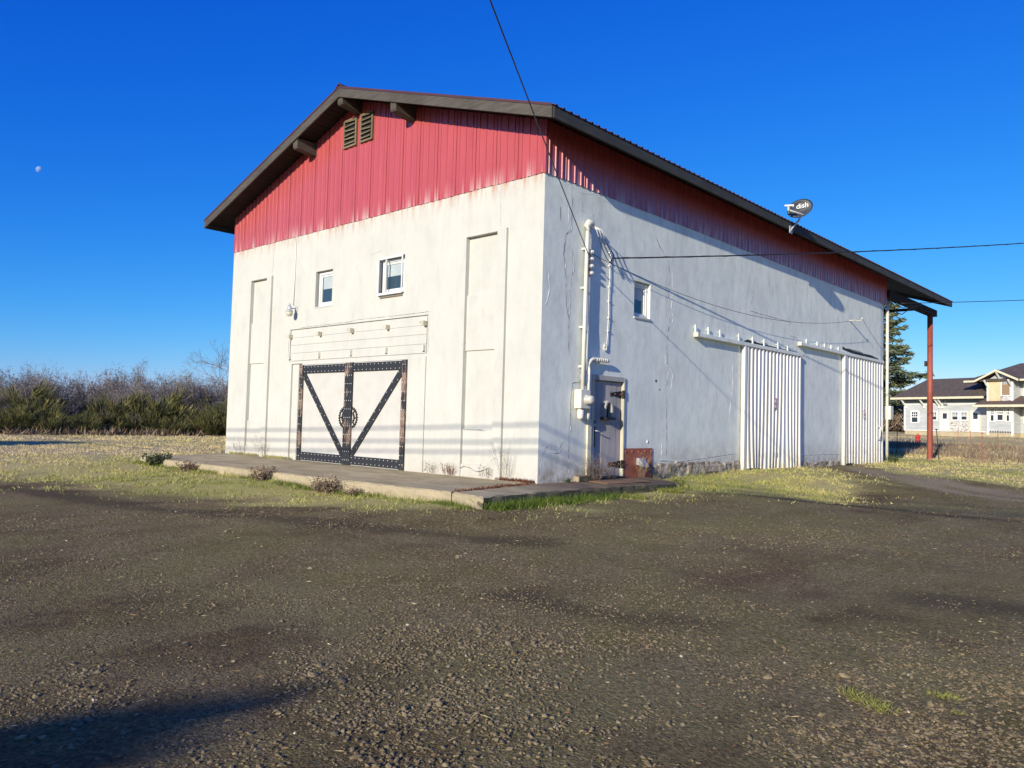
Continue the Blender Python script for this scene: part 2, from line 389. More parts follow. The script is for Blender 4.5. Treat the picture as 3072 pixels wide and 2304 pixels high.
def axis_pts(lo, hi, c0, c1, step, growth):
    a = list(np.arange(c0, c1 + 1e-6, step)); s = step
    while a[-1] < hi: s *= growth; a.append(a[-1] + s)
    s = step
    while a[0] > lo: s *= growth; a.insert(0, a[0] - s)
    return np.array(a)
gx = axis_pts(-900, 900, -14, 13, .22, 1.14); gy = axis_pts(-400, 1500, -11, 22, .22, 1.14)
X, Y = np.meshgrid(gx, gy); Z = ground_z(X, Y)
V = np.stack([X, Y, Z], -1).reshape(-1, 3); ny, nx = X.shape
idx = np.arange(nx * ny).reshape(ny, nx); F = np.stack([idx[:-1, :-1], idx[:-1, 1:], idx[1:, 1:], idx[1:, :-1]], -1).reshape(-1, 4)

def ramp_out(n, l, f, stops):
    r = ramp(n, stops); l.new(f, r.inputs[0]); return r.outputs[0]
def dirp(n, l, p):
    """coordinates stretched along the way vehicles cross the yard"""
    mp = n.new("ShaderNodeMapping"); mp.inputs["Rotation"].default_value = (0, 0, math.radians(-40)); mp.inputs["Scale"].default_value = (1.0, .28, 1); l.new(p, mp.inputs[0]); return mp.outputs[0]
def ground_mat():
    m, n, l, b = new_mat("gravel yard and turf")
    p = geo_pos(n)
    ga = n.new("ShaderNodeAttribute"); ga.attribute_name = "grass"; sa = n.new("ShaderNodeAttribute"); sa.attribute_name = "straw"
    big = mathn(n, l, 'ADD', mathn(n, l, 'MULTIPLY', noise(n, l, p, .55, 6, .65), .55), mathn(n, l, 'MULTIPLY', noise(n, l, dirp(n, l, p), .8, 5, .65), .45)); mid = noise(n, l, p, 2.4, 6, .7); fine = noise(n, l, p, 55, 5, .75); fin2 = noise(n, l, p, 14, 6, .8)
    dirt = mixc(n, l, maprange(n, l, big, .42, .58), (.125, .083, .036), (.32, .245, .12))
    dirt = mixc(n, l, maprange(n, l, mid, .45, .68, 0, .6), dirt, (.185, .118, .044))
    v = n.new("ShaderNodeTexVoronoi"); v.inputs["Scale"].default_value = 62; l.new(p, v.inputs["Vector"])
    sp = n.new("ShaderNodeSeparateColor"); l.new(v.outputs["Color"], sp.inputs[0])
    stone = mixc(n, l, sp.outputs[0], (.105, .078, .034), (.38, .30, .145))
    dens = maprange(n, l, mathn(n, l, 'ADD', mathn(n, l, 'MULTIPLY', big, .65), mathn(n, l, 'MULTIPLY', mid, .35)), .42, .56)
    col = mixc(n, l, mathn(n, l, 'MULTIPLY', dens, .85), dirt, stone)
    col = mixc(n, l, maprange(n, l, fin2, .35, .75, 0, .5), col, (.08, .058, .034))
    moss = mathn(n, l, 'MULTIPLY', maprange(n, l, noise(n, l, p, .6, 6, .75), .46, .62), maprange(n, l, fin2, .38, .58))
    col = mixc(n, l, mathn(n, l, 'MULTIPLY', moss, .7), col, (.15, .13, .03))
 
    red = noise(n, l, dirp(n, l, p), .55, 5, .7); col = mixc(n, l, maprange(n, l, red, .56, .68, 0, .75), col, (.135, .078, .040))
    oli = noise(n, l, p, .33, 5, .65); col = mixc(n, l, mathn(n, l, 'MULTIPLY', maprange(n, l, oli, .48, .62), maprange(n, l, fine, .38, .62, .25, .9)), col, (.225, .195, .075))
    grain = noise(n, l, p, 32, 3, .75); col = mixc(n, l, 1.0, col, ramp_out(n, l, grain, [(.30, (.42, .41, .40)), (.5, (1, 1, 1)), (.72, (1.75, 1.72, 1.66))]), 'MULTIPLY')
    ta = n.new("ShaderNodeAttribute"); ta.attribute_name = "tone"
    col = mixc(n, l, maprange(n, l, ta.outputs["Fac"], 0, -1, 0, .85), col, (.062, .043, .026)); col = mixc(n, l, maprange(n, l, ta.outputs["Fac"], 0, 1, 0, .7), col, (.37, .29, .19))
    # turf soil
    tg = mixc(n, l, mid, (.36, .335, .10), (.52, .45, .17)); ts = mixc(n, l, mid, (.50, .385, .20), (.70, .54, .29))
    turf = mixc(n, l, sa.outputs["Fac"], tg, ts); turf = mixc(n, l, maprange(n, l, fin2, .5, .8, 0, .55), turf, (.24, .18, .085))
    turf = mixc(n, l, .6, turf, ramp_out(n, l, noise(n, l, p, 9, 5, .8, (1, 1, 1)), [(.32, (.45, .45, .42)), (.5, (1, 1, 1)), (.7, (1.3, 1.28, 1.2))]), 'MULTIPLY')
    col = mixc(n, l, maprange(n, l, mathn(n, l, 'ADD', ga.outputs["Fac"], mathn(n, l, 'MULTIPLY', mathn(n, l, 'SUBTRACT', fin2, .5), .9)), .22, .68), col, turf)
    l.new(col, b.inputs["Base Color"]); b.inputs["Roughness"].default_value = .95; b.inputs["Specular IOR Level"].default_value = .15
    h = mathn(n, l, 'ADD', mathn(n, l, 'MULTIPLY', mathn(n, l, 'SUBTRACT', 1., v.outputs["Distance"]), .6), mathn(n, l, 'MULTIPLY', fine, .5))
    h = mathn(n, l, 'ADD', h, mathn(n, l, 'MULTIPLY', fin2, 1.6))
    bump(n, l, h, b, .8, .022)
    return m
gmat = ground_mat()
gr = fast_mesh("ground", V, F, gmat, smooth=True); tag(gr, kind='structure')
def seg_dist(x, y, P):
    d = np.full(x.shape, 1e9)
    for (ax, ay), (bx, by) in zip(P[:-1], P[1:]):
        ex, ey = bx - ax, by - ay; t = np.clip(((x - ax) * ex + (y - ay) * ey) / (ex * ex + ey * ey), 0, 1); d = np.minimum(d, np.hypot(x - ax - t * ex, y - ay - t * ey))
    return d
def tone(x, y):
    """-1 muddy patches and a painted cable shadow, +1 pale worn ground of the drive"""
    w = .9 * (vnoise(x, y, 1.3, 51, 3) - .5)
    mud_shadow = sstep(.42, .1, seg_dist(x, y, [(1.4, 2.7), (2.8, 3.3), (4.2, 3.55), (6, 3.2), (7.6, 3.3), (11, 3.9), (16, 4.6)]) + w * .5)  # this streak is a cable shadow across the yard, painted into the soil colour
    mud_shadow = np.maximum(mud_shadow, .8 * sstep(.5, .1, seg_dist(x, y, [(-14, -9.5), (-8, -7.3), (-3, -6.4), (1, -5.2), (3.4, -3.9)]) + w * .9))
    mud_shadow = np.maximum(mud_shadow, .8 * sstep(.6, .1, seg_dist(x, y, [(7.6, -3.4), (8.5, -3.1), (9.3, -2.9)]) + w * .4))
    mud_shadow = np.maximum(mud_shadow, .7 * sstep(.35, .05, seg_dist(x, y, [(5.0, -6.1), (5.9, -6.0), (6.6, -5.6)]) + w * .5))
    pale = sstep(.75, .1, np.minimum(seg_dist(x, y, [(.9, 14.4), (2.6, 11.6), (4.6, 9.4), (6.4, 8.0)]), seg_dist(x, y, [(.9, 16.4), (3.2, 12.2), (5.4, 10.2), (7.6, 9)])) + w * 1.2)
    return pale - mud_shadow
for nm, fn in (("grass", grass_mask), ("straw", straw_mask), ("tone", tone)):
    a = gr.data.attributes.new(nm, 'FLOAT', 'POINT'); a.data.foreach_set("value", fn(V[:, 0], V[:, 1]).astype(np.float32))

# ------------------------------------------------------------------ the building
WID, LEN, HS = 12.22, 21.7, 5.97
DF, DS, RL = .62, .67, 26.74
HE, PITCH = 6.96, None
XR = -WID / 2; HR = 9.16
PITCH = (HR - HE) / (DS - XR)
def roof_z(x): return HR - abs(x - XR) * PITCH
B = thing("warehouse", "two storey white plaster warehouse with red metal gable and dark roof", "building", (XR, 9., 0.))

def relief(name, us, zs, feats, put, mat, parent, base=0., extra=None):
    """wall face on a grid of cells, each at its own depth; put(u, depth, z) -> point"""
    us = sorted(set(list(us) + [q for f in feats for q in f[:2]])); zs = sorted(set(list(zs) + [q for f in feats for q in f[2:4]]))
    us = [u for i, u in enumerate(us) if i == 0 or u - us[i - 1] > 1e-5]; zs = [z for i, z in enumerate(zs) if i == 0 or z - zs[i - 1] > 1e-5]
    nu, nz = len(us) - 1, len(zs) - 1; D = np.full((nu, nz), base)
    for u0, u1, z0, z1, d in feats:
        for i in range(nu):
            for j in range(nz):
                if us[i] >= u0 - 1e-5 and us[i + 1] <= u1 + 1e-5 and zs[j] >= z0 - 1e-5 and zs[j + 1] <= z1 + 1e-5: D[i, j] = d
    b = MB()
    for i in range(nu):
        for j in range(nz):
            d = D[i, j]; b.add([put(us[i], d, zs[j]), put(us[i + 1], d, zs[j]), put(us[i + 1], d, zs[j + 1]), put(us[i], d, zs[j + 1])], [(0, 1, 2, 3)])
            if i + 1 < nu and abs(D[i + 1, j] - d) > 1e-6:
                e = D[i + 1, j]; u = us[i + 1]; b.add([put(u, d, zs[j]), put(u, e, zs[j]), put(u, e, zs[j + 1]), put(u, d, zs[j + 1])], [(0, 1, 2, 3)])
            if j + 1 < nz and abs(D[i, j + 1] - d) > 1e-6:
                e = D[i, j + 1]; z = zs[j + 1]; b.add([put(us[i], d, z), put(us[i + 1], d, z), put(us[i + 1], e, z), put(us[i], e, z)], [(0, 1, 2, 3)])
    if extra: extra(b)
    me = bpy.data.meshes.new(name); off = np.array(ORG[parent.name])
    me.from_pydata((np.array(b.v) - off).tolist(), [], b.f); me.materials.append(mat)
    o = bpy.data.objects.new(name, me); COL.objects.link(o); o.parent = parent; ORG[o.name] = tuple(off)
    return o

front = []
for s in (0.0, -8.965):       # two bays of walled-up windows
    a, c, d = -2.13 + s, -1.18 + s, -.93 + s
    front += [(c, d, -.3, 5.03, -.06), (a - .22, a, -.3, 5.03, -.012), (a, c, .25, .98, .05), (a, c, .98, 2.61, .09), (a, c, 2.61, 3.77, .055), (a, c, 3.77, 5.0, .09), (a, c, -.3, .25, .012), (a, c, 5.0, 5.03, -.02)]
front += [(-8.78, -8.49, -.3, 2.53, .05), (-8.49, -8.26, -.3, 2.53, .09), (-8.26, -3.9, -.3, 2.49, .10), (-3.9, -3.3, -.3, 2.53, -.03), (-8.9, -3.3, 2.6, 3.45, .05),
          (-7.78, -7.02, 3.965, 4.9, .20), (-5.07, -4.165, 4.02, 4.91, .20)]
relief("front_wall", [-WID, 0], [-.3, HS + .02], front, lambda u, d, z: (u, d, z), M['white_wall'], B)
side = [(3.11, 3.755, 3.545, 4.35, .20), (1.70, 2.79, -.3, 2.17, .14)]
RAD = 2.2
def round_end(b):
    for k in range(8):
        a0, a1 = math.pi / 2 * k / 8, math.pi / 2 * (k + 1) / 8
        q = lambda a, z: (-RAD + RAD * math.cos(a), LEN - RAD + RAD * math.sin(a), z)
        b.add([q(a0, -.3), q(a1, -.3), q(a1, HS + .02), q(a0, HS + .02)], [(0, 1, 2, 3)])
relief("side_wall", [0, LEN - RAD], [-.3, HS + .02], side, lambda u, d, z: (-d, u, z), M['side_wall'], B, extra=round_end)
MB().add([(-RAD, LEN, -.3), (-WID, LEN, -.3), (-WID, LEN, 7.1), (XR, LEN, HR - .15), (-RAD, LEN, 7.1)], [(0, 1, 2, 3, 4)]).build("rear_wall", M['side_wall'], B)
MB().add([(-WID, 0, -.3), (-WID, LEN, -.3), (-WID, LEN, HS), (-WID, 0, HS)], [(0, 1, 2, 3)]).build("side_wall", M['white_wall'], B)

# ---- red ribbed siding, one sheet per panel
def rib_profile(w, ribs, depth=.019, rw=.024, minor=True):
    pts = [(0, 0)]; pitch = w / ribs
    for k in range(ribs):
        c = (k + .5) * pitch
        pts += [(c - rw, 0), (c - rw * .5, depth), (c + rw * .5, depth), (c + rw, 0)]
    pts.append((w, 0)); return pts
SP = .606
def siding(u0, u1, put, top, name, z0=HS, ribs=3):
    prof = rib_profile(u1 - u0, ribs); v = []; f = []
    for i, (u, d) in enumerate(prof):
        z = top(u0 + u); v += [put(u0 + u, d + .012, z0), put(u0 + u, d + .012, z)]
        if i: f.append((2 * i - 2, 2 * i, 2 * i + 1, 2 * i - 1))
    o = MB().add(v, f); o.add([put(u0 + .003, .006, z0 + .01), put(u0 + .003, .006, top(u0)), put(u0 + .012, .02, top(u0)), put(u0 + .012, .02, z0 + .01)], [(0, 1, 2, 3)])
    return o.build(name, M['red'], B)
jit = lambda: random.uniform(-.006, .006)
YE = 20.1; k = 0; u = -WID - .012
while u < -.02:
    e = min(u + SP, .014)
    zz = HS + jit(); siding(u + .004, e - .002, lambda a, d, z: (a, -d, z), lambda a: roof_z(a) - .17, "siding_panel", zz); u = e
u = -.012
while u < YE - .05:
    e = min(u + SP, YE)
    zz = HS + jit(); siding(u + .004, e - .002, lambda a, d, z: (d, a, z), lambda a: roof_z(0) - .17, "siding_panel", zz); u = e
MB().box(-.02, .030, -.030, .02, HS - .01, roof_z(0) - .17).build("corner_trim", M['red'], B)
MB().box(-WID - .02, -WID + .01, 0, LEN, HS, roof_z(-WID) - .17).build("siding_panel", M['red'], B)

# ---- roof deck, sheets and boards
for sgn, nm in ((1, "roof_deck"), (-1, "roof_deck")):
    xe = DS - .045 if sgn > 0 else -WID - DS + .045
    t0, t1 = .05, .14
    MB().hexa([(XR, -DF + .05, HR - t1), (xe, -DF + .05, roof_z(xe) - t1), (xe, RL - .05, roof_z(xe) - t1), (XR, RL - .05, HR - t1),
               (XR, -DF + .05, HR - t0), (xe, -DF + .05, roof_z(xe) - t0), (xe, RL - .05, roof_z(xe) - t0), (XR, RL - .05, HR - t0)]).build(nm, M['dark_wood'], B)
def roof_sheet(sgn, y0, y1, first=[None]):
    prof = rib_profile(y1 - y0, 4, .032, .035); xe = (DS + .045) if sgn > 0 else (-WID - DS - .045); v = []; f = []
    for i, (u, d) in enumerate(prof):
        v += [(XR, y0 + u, HR - .03 + d), (xe, y0 + u, roof_z(xe) - .03 + d)]
        if i: f.append((2 * i - 2, 2 * i - 1, 2 * i + 1, 2 * i))
    return v, f
RW = .86; y = -DF - .03; protos = {}
first = {}
while y < RL - .05:
    for sgn in (1, -1):
        if sgn not in first:
            v, f = roof_sheet(sgn, y, y + RW); o = MB().add(v, f).build("roof_panel", M['roof'], B); first[sgn] = (o, y)
        else:
            src, ys = first[sgn]; o = src.copy(); COL.objects.link(o); o.parent = B; o.location = src.location + Vector((0, y - ys, random.uniform(-.002, .002)))
    y += RW
ROOF_END = y
MB().prism([(XR - .18, HR - .10), (XR, HR + .035), (XR + .18, HR - .10), (XR + .18, HR - .075), (XR, HR + .065), (XR - .18, HR - .075)], -DF - .04, ROOF_END, 'y').build("ridge_cap", M['roof'], B)
FD = .235
for yy, nm in ((-DF, "rake_board"), (RL, "rake_board")):
    for sgn in (1, -1):
        xe = DS if sgn > 0 else -WID - DS
        a, b_ = (XR, HR - .035), (xe, roof_z(xe) - .035)
        poly = [a, b_, (b_[0], b_[1] - FD), (a[0], a[1] - FD)]
        MB().prism(poly, yy - .022, yy + .022, 'y').build(nm, M['fascia'], B, .004)
        t = MB(); t.prism([(a[0], a[1] + .03), (b_[0], b_[1] + .03), (b_[0], b_[1] - .02), (a[0], a[1] - .02)], yy - .034 if yy < 0 else yy + .024, yy - .0235 if yy < 0 else yy + .036, 'y').build("rake_trim", M['roof'], B)
for sgn in (1, -1):
    xe = DS if sgn > 0 else -WID - DS
    zt = roof_z(xe) - .04; segs = np.array([-DF + .024, 4.7, 9.9, 15.3, 20.9, RL - .024])
    for y0, y1 in zip(segs[:-1], segs[1:]):
        MB().box(xe - .022, xe + .022, y0 + .002, y1 - .002, zt - .225 + random.uniform(-.004, .004), zt).build("eave_board", M['fascia_side'], B, .004)
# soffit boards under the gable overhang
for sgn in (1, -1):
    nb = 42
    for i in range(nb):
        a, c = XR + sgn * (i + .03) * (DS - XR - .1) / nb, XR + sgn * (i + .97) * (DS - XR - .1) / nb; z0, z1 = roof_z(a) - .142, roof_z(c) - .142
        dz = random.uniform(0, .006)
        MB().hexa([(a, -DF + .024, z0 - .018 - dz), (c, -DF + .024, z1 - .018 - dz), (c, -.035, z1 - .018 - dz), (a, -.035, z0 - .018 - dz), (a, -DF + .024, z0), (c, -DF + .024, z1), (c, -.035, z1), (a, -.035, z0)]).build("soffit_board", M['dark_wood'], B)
for xc in (XR, -4.03, -8.06):
    zt = roof_z(xc) - .175 - (.0 if xc == XR else .02); mb = MB(); w = .10; yo = -DF + .0235
    mb.prism([(yo, zt), (yo, zt - .23), (yo + .03, zt - .27), (-.02, zt - .34), (.0, zt - .34), (.0, zt)], xc - w, xc + w, 'x').build("lookout_beam", M['beam'], B, .006)
# porch frame behind: beam, posts
MB().box(-.14, .14, 20.12, RL - .2, 6.28, 6.56).build("porch_beam", M['dark_wood'], B, .006)
MB().box(-WID, -.20, 25.86, 26.10, 6.28 + .281, 6.66).build("porch_beam", M['dark_wood'], B, .006)
MB().box(-WID - .14, -WID + .14, LEN + .02, RL - .2, 6.28, 6.56).build("porch_beam", M['dark_wood'], B, .006)
for px, vis in ((0.0, 1), (-WID, 0)):
    po = MB().lathe((px, 25.98, -.1), [(0, .115), (.02, .115), (2.98, .115), (3.0, .12), (3.06, .12), (3.08, .112), (6.375, .112)], n=18).build("porch_post", M['rust_post'], B)
    if vis: MB().box(-.19, -.10, 25.82, 25.93, 4.05, 4.28).build("junction_box", M['iron'], po)

# ---- gable louvre vents
for x0, x1, z0, z1 in ((-6.69, -6.15, 7.88, 8.60), (-5.99, -5.49, 7.88, 8.60)):
    yf = -.075; z1a, z1b = min(z1, roof_z(x0) - .2), min(z1, roof_z(x1) - .2)
    fr = MB(); fr.box(x0, x0 + .05, yf, -.01, z0, z1a); fr.box(x1 - .05, x1, yf, -.01, z0, z1b); fr.box(x0 + .05, x1 - .05, yf, -.01, z0, z0 + .05); fr.box(x0 + .05, x1 - .05, yf, -.01, z1 - .05, z1)
    vt = fr.build("louver_vent", M['vent_wood'], B, .004)
    MB().box(x0 + .05, x1 - .05, -.043, -.040, z0 + .05, z1 - .05).build("vent_opening", M['void'], vt)
    ns = 6
    for i in range(ns):
        zc = z0 + .1 + (z1 - z0 - .17) * i / (ns - 1) + random.uniform(-.008, .008); t = random.uniform(-.015, .015)
        MB().hexa([(x0 + .05, yf - .02, zc - .02 + t), (x1 - .05, yf - .02, zc - .02 - t), (x1 - .05, -.045, zc + .02 - t), (x0 + .05, -.045, zc + .02 + t), (x0 + .05, yf - .02, zc + .005 + t), (x1 - .05, yf - .02, zc + .005 - t), (x1 - .05, -.045, zc + .045 - t), (x0 + .05, -.045, zc + .045 + t)]).build("slat", M['vent_wood'], vt)

# ---- windows (u axis along the wall, d outward)
def window(name, x0, x1, z0, z1, put, depth, frame=.06, sash=.05, open_sash=False):
    def bx(mb, a, b, c, d, e, f):
        P = [put(a, c, e), put(b, c, e), put(b, d, e), put(a, d, e), put(a, c, f), put(b, c, f), put(b, d, f), put(a, d, f)]; mb.hexa(P)
    def ring(mb, a, b, c, d, w, d0, d1):
        bx(mb, a, a + w, d0, d1, c, d); bx(mb, b - w, b, d0, d1, c, d); bx(mb, a + w, b - w, d0, d1, c, c + w); bx(mb, a + w, b - w, d0, d1, d - w, d)
    fr = MB(); ring(fr, x0, x1, z0, z1, frame, depth, depth + .07); w = fr.build(name, M['vinyl'], B, .004)
    sm = MB(); ring(sm, x0 + frame, x1 - frame, z0 + frame, z1 - frame, sash, depth + .01, depth + .045); sm.build("sash", M['vinyl'], w, .003)
    a, b, c, d = x0 + frame + sash, x1 - frame - sash, z0 + frame + sash, z1 - frame - sash
    pn = MB(); bx(pn, a, b, depth + .015, depth + .022, c, d); pn.build("pane", M['glass'], w)
    bl = MB(); zb = c + (d - c) * .52; bx(bl, a + .03, b - .03, depth + .023, depth + .026, zb, d); bl.build("blind", M['blind'], w)
    return w
putF = lambda u, d, z: (u, -d, z)      # front wall: outward is -y
putS = lambda u, d, z: (d, u, z)       # side wall: outward is +x
window("window", -7.72, -7.02, 3.985, 4.86, putF, -.14)
MB().box(-7.80, -7.01, -.012, .10, 3.945, 3.972).build("window_sill", M['white_paint'], B)
w2 = window("window", -5.03, -4.19, 4.06, 4.86, putF, -.12)
# the outward-hung storm sash of the second window, standing proud of the wall
mb = MB()
x0, x1, z0, z1 = -5.085, -4.165, 4.015, 4.905
for a, b_, c, d in ((x0, x0 + .055, z0, z1), (x1 - .03, x1, z0, z1), (x0 + .055, x1 - .03, z0, z0 + .055), (x0 + .055, x1 - .03, z1 - .05, z1)): mb.box(a, b_, -.075, -.045, c, d)
mb.build("sash", M['vinyl'], w2, .004)
MB().box(-4.80, -4.77, -.06, -.02, 4.07, 4.85).build("mullion", M['vinyl'], w2)
MB().box(-5.03, -4.2, -.02, .05, 3.955, 3.985).build("window_sill", M['vent_wood'], w2)
window("window", 3.13, 3.745, 3.555, 4.335, putS, -.14, .06, .04)
sb = MB(); sb.box(.0, .035, 3.045, 3.11, 3.49, 4.35); sb.box(.0, .035, 3.755, 3.83, 3.49, 4.35); sb.box(.0, .04, 3.11, 3.755, 3.49, 3.545); 
MB().box(-.10, .03, 3.10, 3.77, 3.51, 3.545).build("window_sill", M['white_paint'], B)

# ---- painted boards over the big door, brackets and hooks
zb = 2.61
for i in range(4):
    h = (.205, .215, .2, .21)[i]; x0 = -8.88 + random.uniform(0, .02); x1 = -3.32 + random.uniform(-.02, 0)
    y = random.uniform(.006, .010)
    MB().hexa([(x0, y, zb), (x1, y + random.uniform(-.002, .002), zb), (x1, .049, zb), (x0, .049, zb), (x0, y, zb + h - .005), (x1, y, zb + h - .005), (x1, .049, zb + h - .003), (x0, .049, zb + h - .003)]).build("lintel_board", M['white_wall'], B, .002); zb += h
MB().box(-8.93, -3.25, -.010, .0, 3.452, 3.472).build("lintel_cap", M['white_wall'], B, .003)
for x, z in ((-8.86, 3.275), (-7.47, 3.27), (-6.09, 3.27), (-4.70, 3.265), (-3.385, 3.27)):
    MB().prism([(x - .075, z + .045), (x + .065, z + .045), (x + .065, z - .065), (x + .0, z - .055), (x - .02, z - .005), (x - .075, z - .005)], -.115, .0, 'y').build("bracket_block", M['frame_cream'], B, .004)
for x in (-8.84, -7.454, -6.082, -4.70, -3.37):
    h = MB(); h.box(x - .012, x + .012, -.06, .005, 2.655, 2.79); h.box(x - .07, x - .012, -.06, -.045, 2.655, 2.675); h.build("track_hook", M['cream_metal'], B)

# ---- pair of white doors framed in black riveted timber
yd = -.03
def rivets(pts, y, parent):
    mb = MB()
    for x, z in pts:
        r = .013; mb.add([(x + r * math.cos(t * math.pi / 3), y - .001, z + r * math.sin(t * math.pi / 3)) for t in range(6)] + [(x, y - .009, z)], [(t, (t + 1) % 6, 6) for t in range(6)])
    o = mb.build("rivets", M['rivet'], parent); o["kind"] = "stuff"; return o
def slope_bar(a, b, w, y0, y1):
    (ax, az), (bx, bz) = a, b; d = np.array([bx - ax, bz - az]); d /= np.linalg.norm(d); n = np.array([-d[1], d[0]]) * w / 2
    return [(ax - n[0], az - n[1]), (bx - n[0], bz - n[1]), (bx + n[0], bz + n[1]), (ax + n[0], az + n[1])]
for sgn, (xo, xi) in ((-1, (-8.255, -6.085)), (1, (-3.905, -6.075))):
    lo, hi = min(xo, xi), max(xo, xi)
    dr = MB().box(lo, hi, yd, yd + .10, .0, 2.478).build("double_door", M['door_white'], B)
    so_, si_ = (xo, xo - sgn * .15), (xi + sgn * .15, xi)
    rv = []
    for nm, (a, c), m in (("stile", so_, M['black_peel']), ("stile", si_, M['black_peel'])):
        MB().box(min(a, c), max(a, c), yd - .045, yd - .001, .0, 2.478).build(nm, m, dr, .004)
        z = .12
        while z < 2.42:
            rv += [(min(a, c) + .035, z, yd - .045), (max(a, c) - .035, z, yd - .045)]; z += .205
    ra, rb = min(so_[1], si_[0]) + .002, max(so_[1], si_[0]) - .002
    for z0, z1 in ((2.255, 2.46), (.02, .225)):
        MB().box(ra, rb, yd - .035, yd - .001, z0, z1).build("rail", M['black_band'], dr, .004)
        x = ra + .07
        while x < rb: rv += [(x, z0 + .04, yd - .035), (x, z1 - .04, yd - .035)]; x += .155
    a, c = (so_[1] - sgn * .03, 2.235), (si_[0] + sgn * .03, .25)
    poly = slope_bar(a, c, .165, 0, 0)
    MB().prism(poly, yd - .030, yd - .001, 'y').build("brace", M['black_band'], dr, .004)
    L = math.dist(a, c); d = np.array([c[0] - a[0], c[1] - a[1]]) / L; nn = np.array([-d[1], d[0]])
    for i in range(int(L / .155)):
        q = np.array(a) + d * (.08 + .155 * i); s = .05 * (1 if i % 2 else -1)
        rv += [(q[0] + nn[0] * s, q[1] + nn[1] * s, yd - .030)]
    mb = MB()
    for x, z, yy in rv:
        r = .0105; mb.add([(x + r * math.cos(t * math.pi / 3), yy - .001, z + r * math.sin(t * math.pi / 3)) for t in range(6)] + [(x, yy - .010, z)], [(t, (t + 1) % 6, 6) for t in range(6)])
    o = mb.build("rivets", M['rivet'], dr); o["kind"] = "stuff"
    # half gear wheel emblem
    xe = si_[0] + sgn * .004; gc = (xe - sgn * .03, 1.14); mb = MB(); y0, y1 = yd - .022, yd - .001
    N = 48; R1, R2 = .205, .235
    ang = [2 * math.pi * i / N for i in range(N)]
    def keep(x): return (x - xe) * sgn > 0
    for i in range(N):
        t0, t1 = ang[i], ang[i] + 2 * math.pi / N
        for ra_, rb_ in ((R1, R2), (.115, .138)):
            p = [(gc[0] + r * math.cos(t), gc[1] + r * math.sin(t)) for r, t in ((ra_, t0), (rb_, t0), (rb_, t1), (ra_, t1))]
            if all(keep(q[0]) for q in p): mb.prism(p, y0, y1, 'y')
        if i % 2 == 0:
            p = [(gc[0] + r * math.cos(t), gc[1] + r * math.sin(t)) for r, t in ((R2, t0), (R2 + .032, t0 + .03), (R2 + .032, t1 - .04), (R2, t1))]
            if all(keep(q[0]) for q in p): mb.prism(p, y0, y1, 'y')
    for t in (0, .95, -.95):
        t = t if sgn > 0 else math.pi - t
        p = slope_bar((gc[0] + .13 * math.cos(t), gc[1] + .13 * math.sin(t)), (gc[0] + R1 * math.cos(t), gc[1] + R1 * math.sin(t)), .026, 0, 0)
        mb.prism(p, y0 + .002, y1, 'y')
        for k in (-1, 1):
            q = slope_bar((gc[0] + .125 * math.cos(t), gc[1] + .125 * math.sin(t)), (gc[0] + .085 * math.cos(t + .35 * k), gc[1] + .085 * math.sin(t + .35 * k)), .02, 0, 0)
            if all(keep(w[0]) for w in q): mb.prism(q, y0 + .004, y1, 'y')
    mb.build("gear_emblem", M['iron'], dr)

# ---- plank man door on the side wall
dz0, dz1 = .035, 2.06
fr = MB(); fr.box(-.10, .03, 1.79 - .09, 2.755, 2.065, 2.17); DRF = fr.build("door_frame", M['frame_grey'], B, .005)
MB().box(-.10, .03, 2.755, 2.80, .0, 2.17).build("jamb", M['frame_cream'], DRF, .004)
MB().box(-.10, .03, 1.63, 1.70, .0, 2.17).build("jamb", M['frame_cream'], DRF, .004)
MB().box(-.13, .10, 1.68, 2.79, -.02, .05).build("threshold", M['beam'], DRF, .006)
PD = MB().box(-.115, -.075, 1.71, 2.75, .055, 2.06).build("plank_door", M['plank'], B)
yy = 1.712
for i, w in enumerate((.17, .16, .18, .17, .175, .165)):
    d = random.uniform(0, .008)
    MB().box(-.074, -.045 + d, yy, yy + w - .006, .055 + random.uniform(0, .012), 2.06 - random.uniform(0, .008)).build("plank", M['plank'], PD, .004); yy += w + .001
for zc, tl in ((1.80, .36), (.30, .40)):
    hg = MB(); hg.prism([(2.745, zc + .075), (2.745, zc - .075), (2.745 - tl, zc - .03), (2.745 - tl - .03, zc - .06), (2.745 - tl - .05, zc), (2.745 - tl - .03, zc + .06), (2.745 - tl, zc + .03)], -.042, -.026, 'x'); hg.box(-.02, .045, 2.75, 2.775, zc - .09, zc + .09)
    h = hg.build("strap_hinge", M['iron'], PD)
    MB().lathe((-.026, 2.70, zc), [(0, .018), (.012, .012)], (1, 0, 0), 8).lathe((-.026, 2.5, zc), [(0, .018), (.012, .012)], (1, 0, 0), 8).lathe((-.026, 2.745 - tl - .02, zc + .03), [(0, .014), (.01, .01)], (1, 0, 0), 8).build("bolt", M['rust'], h)
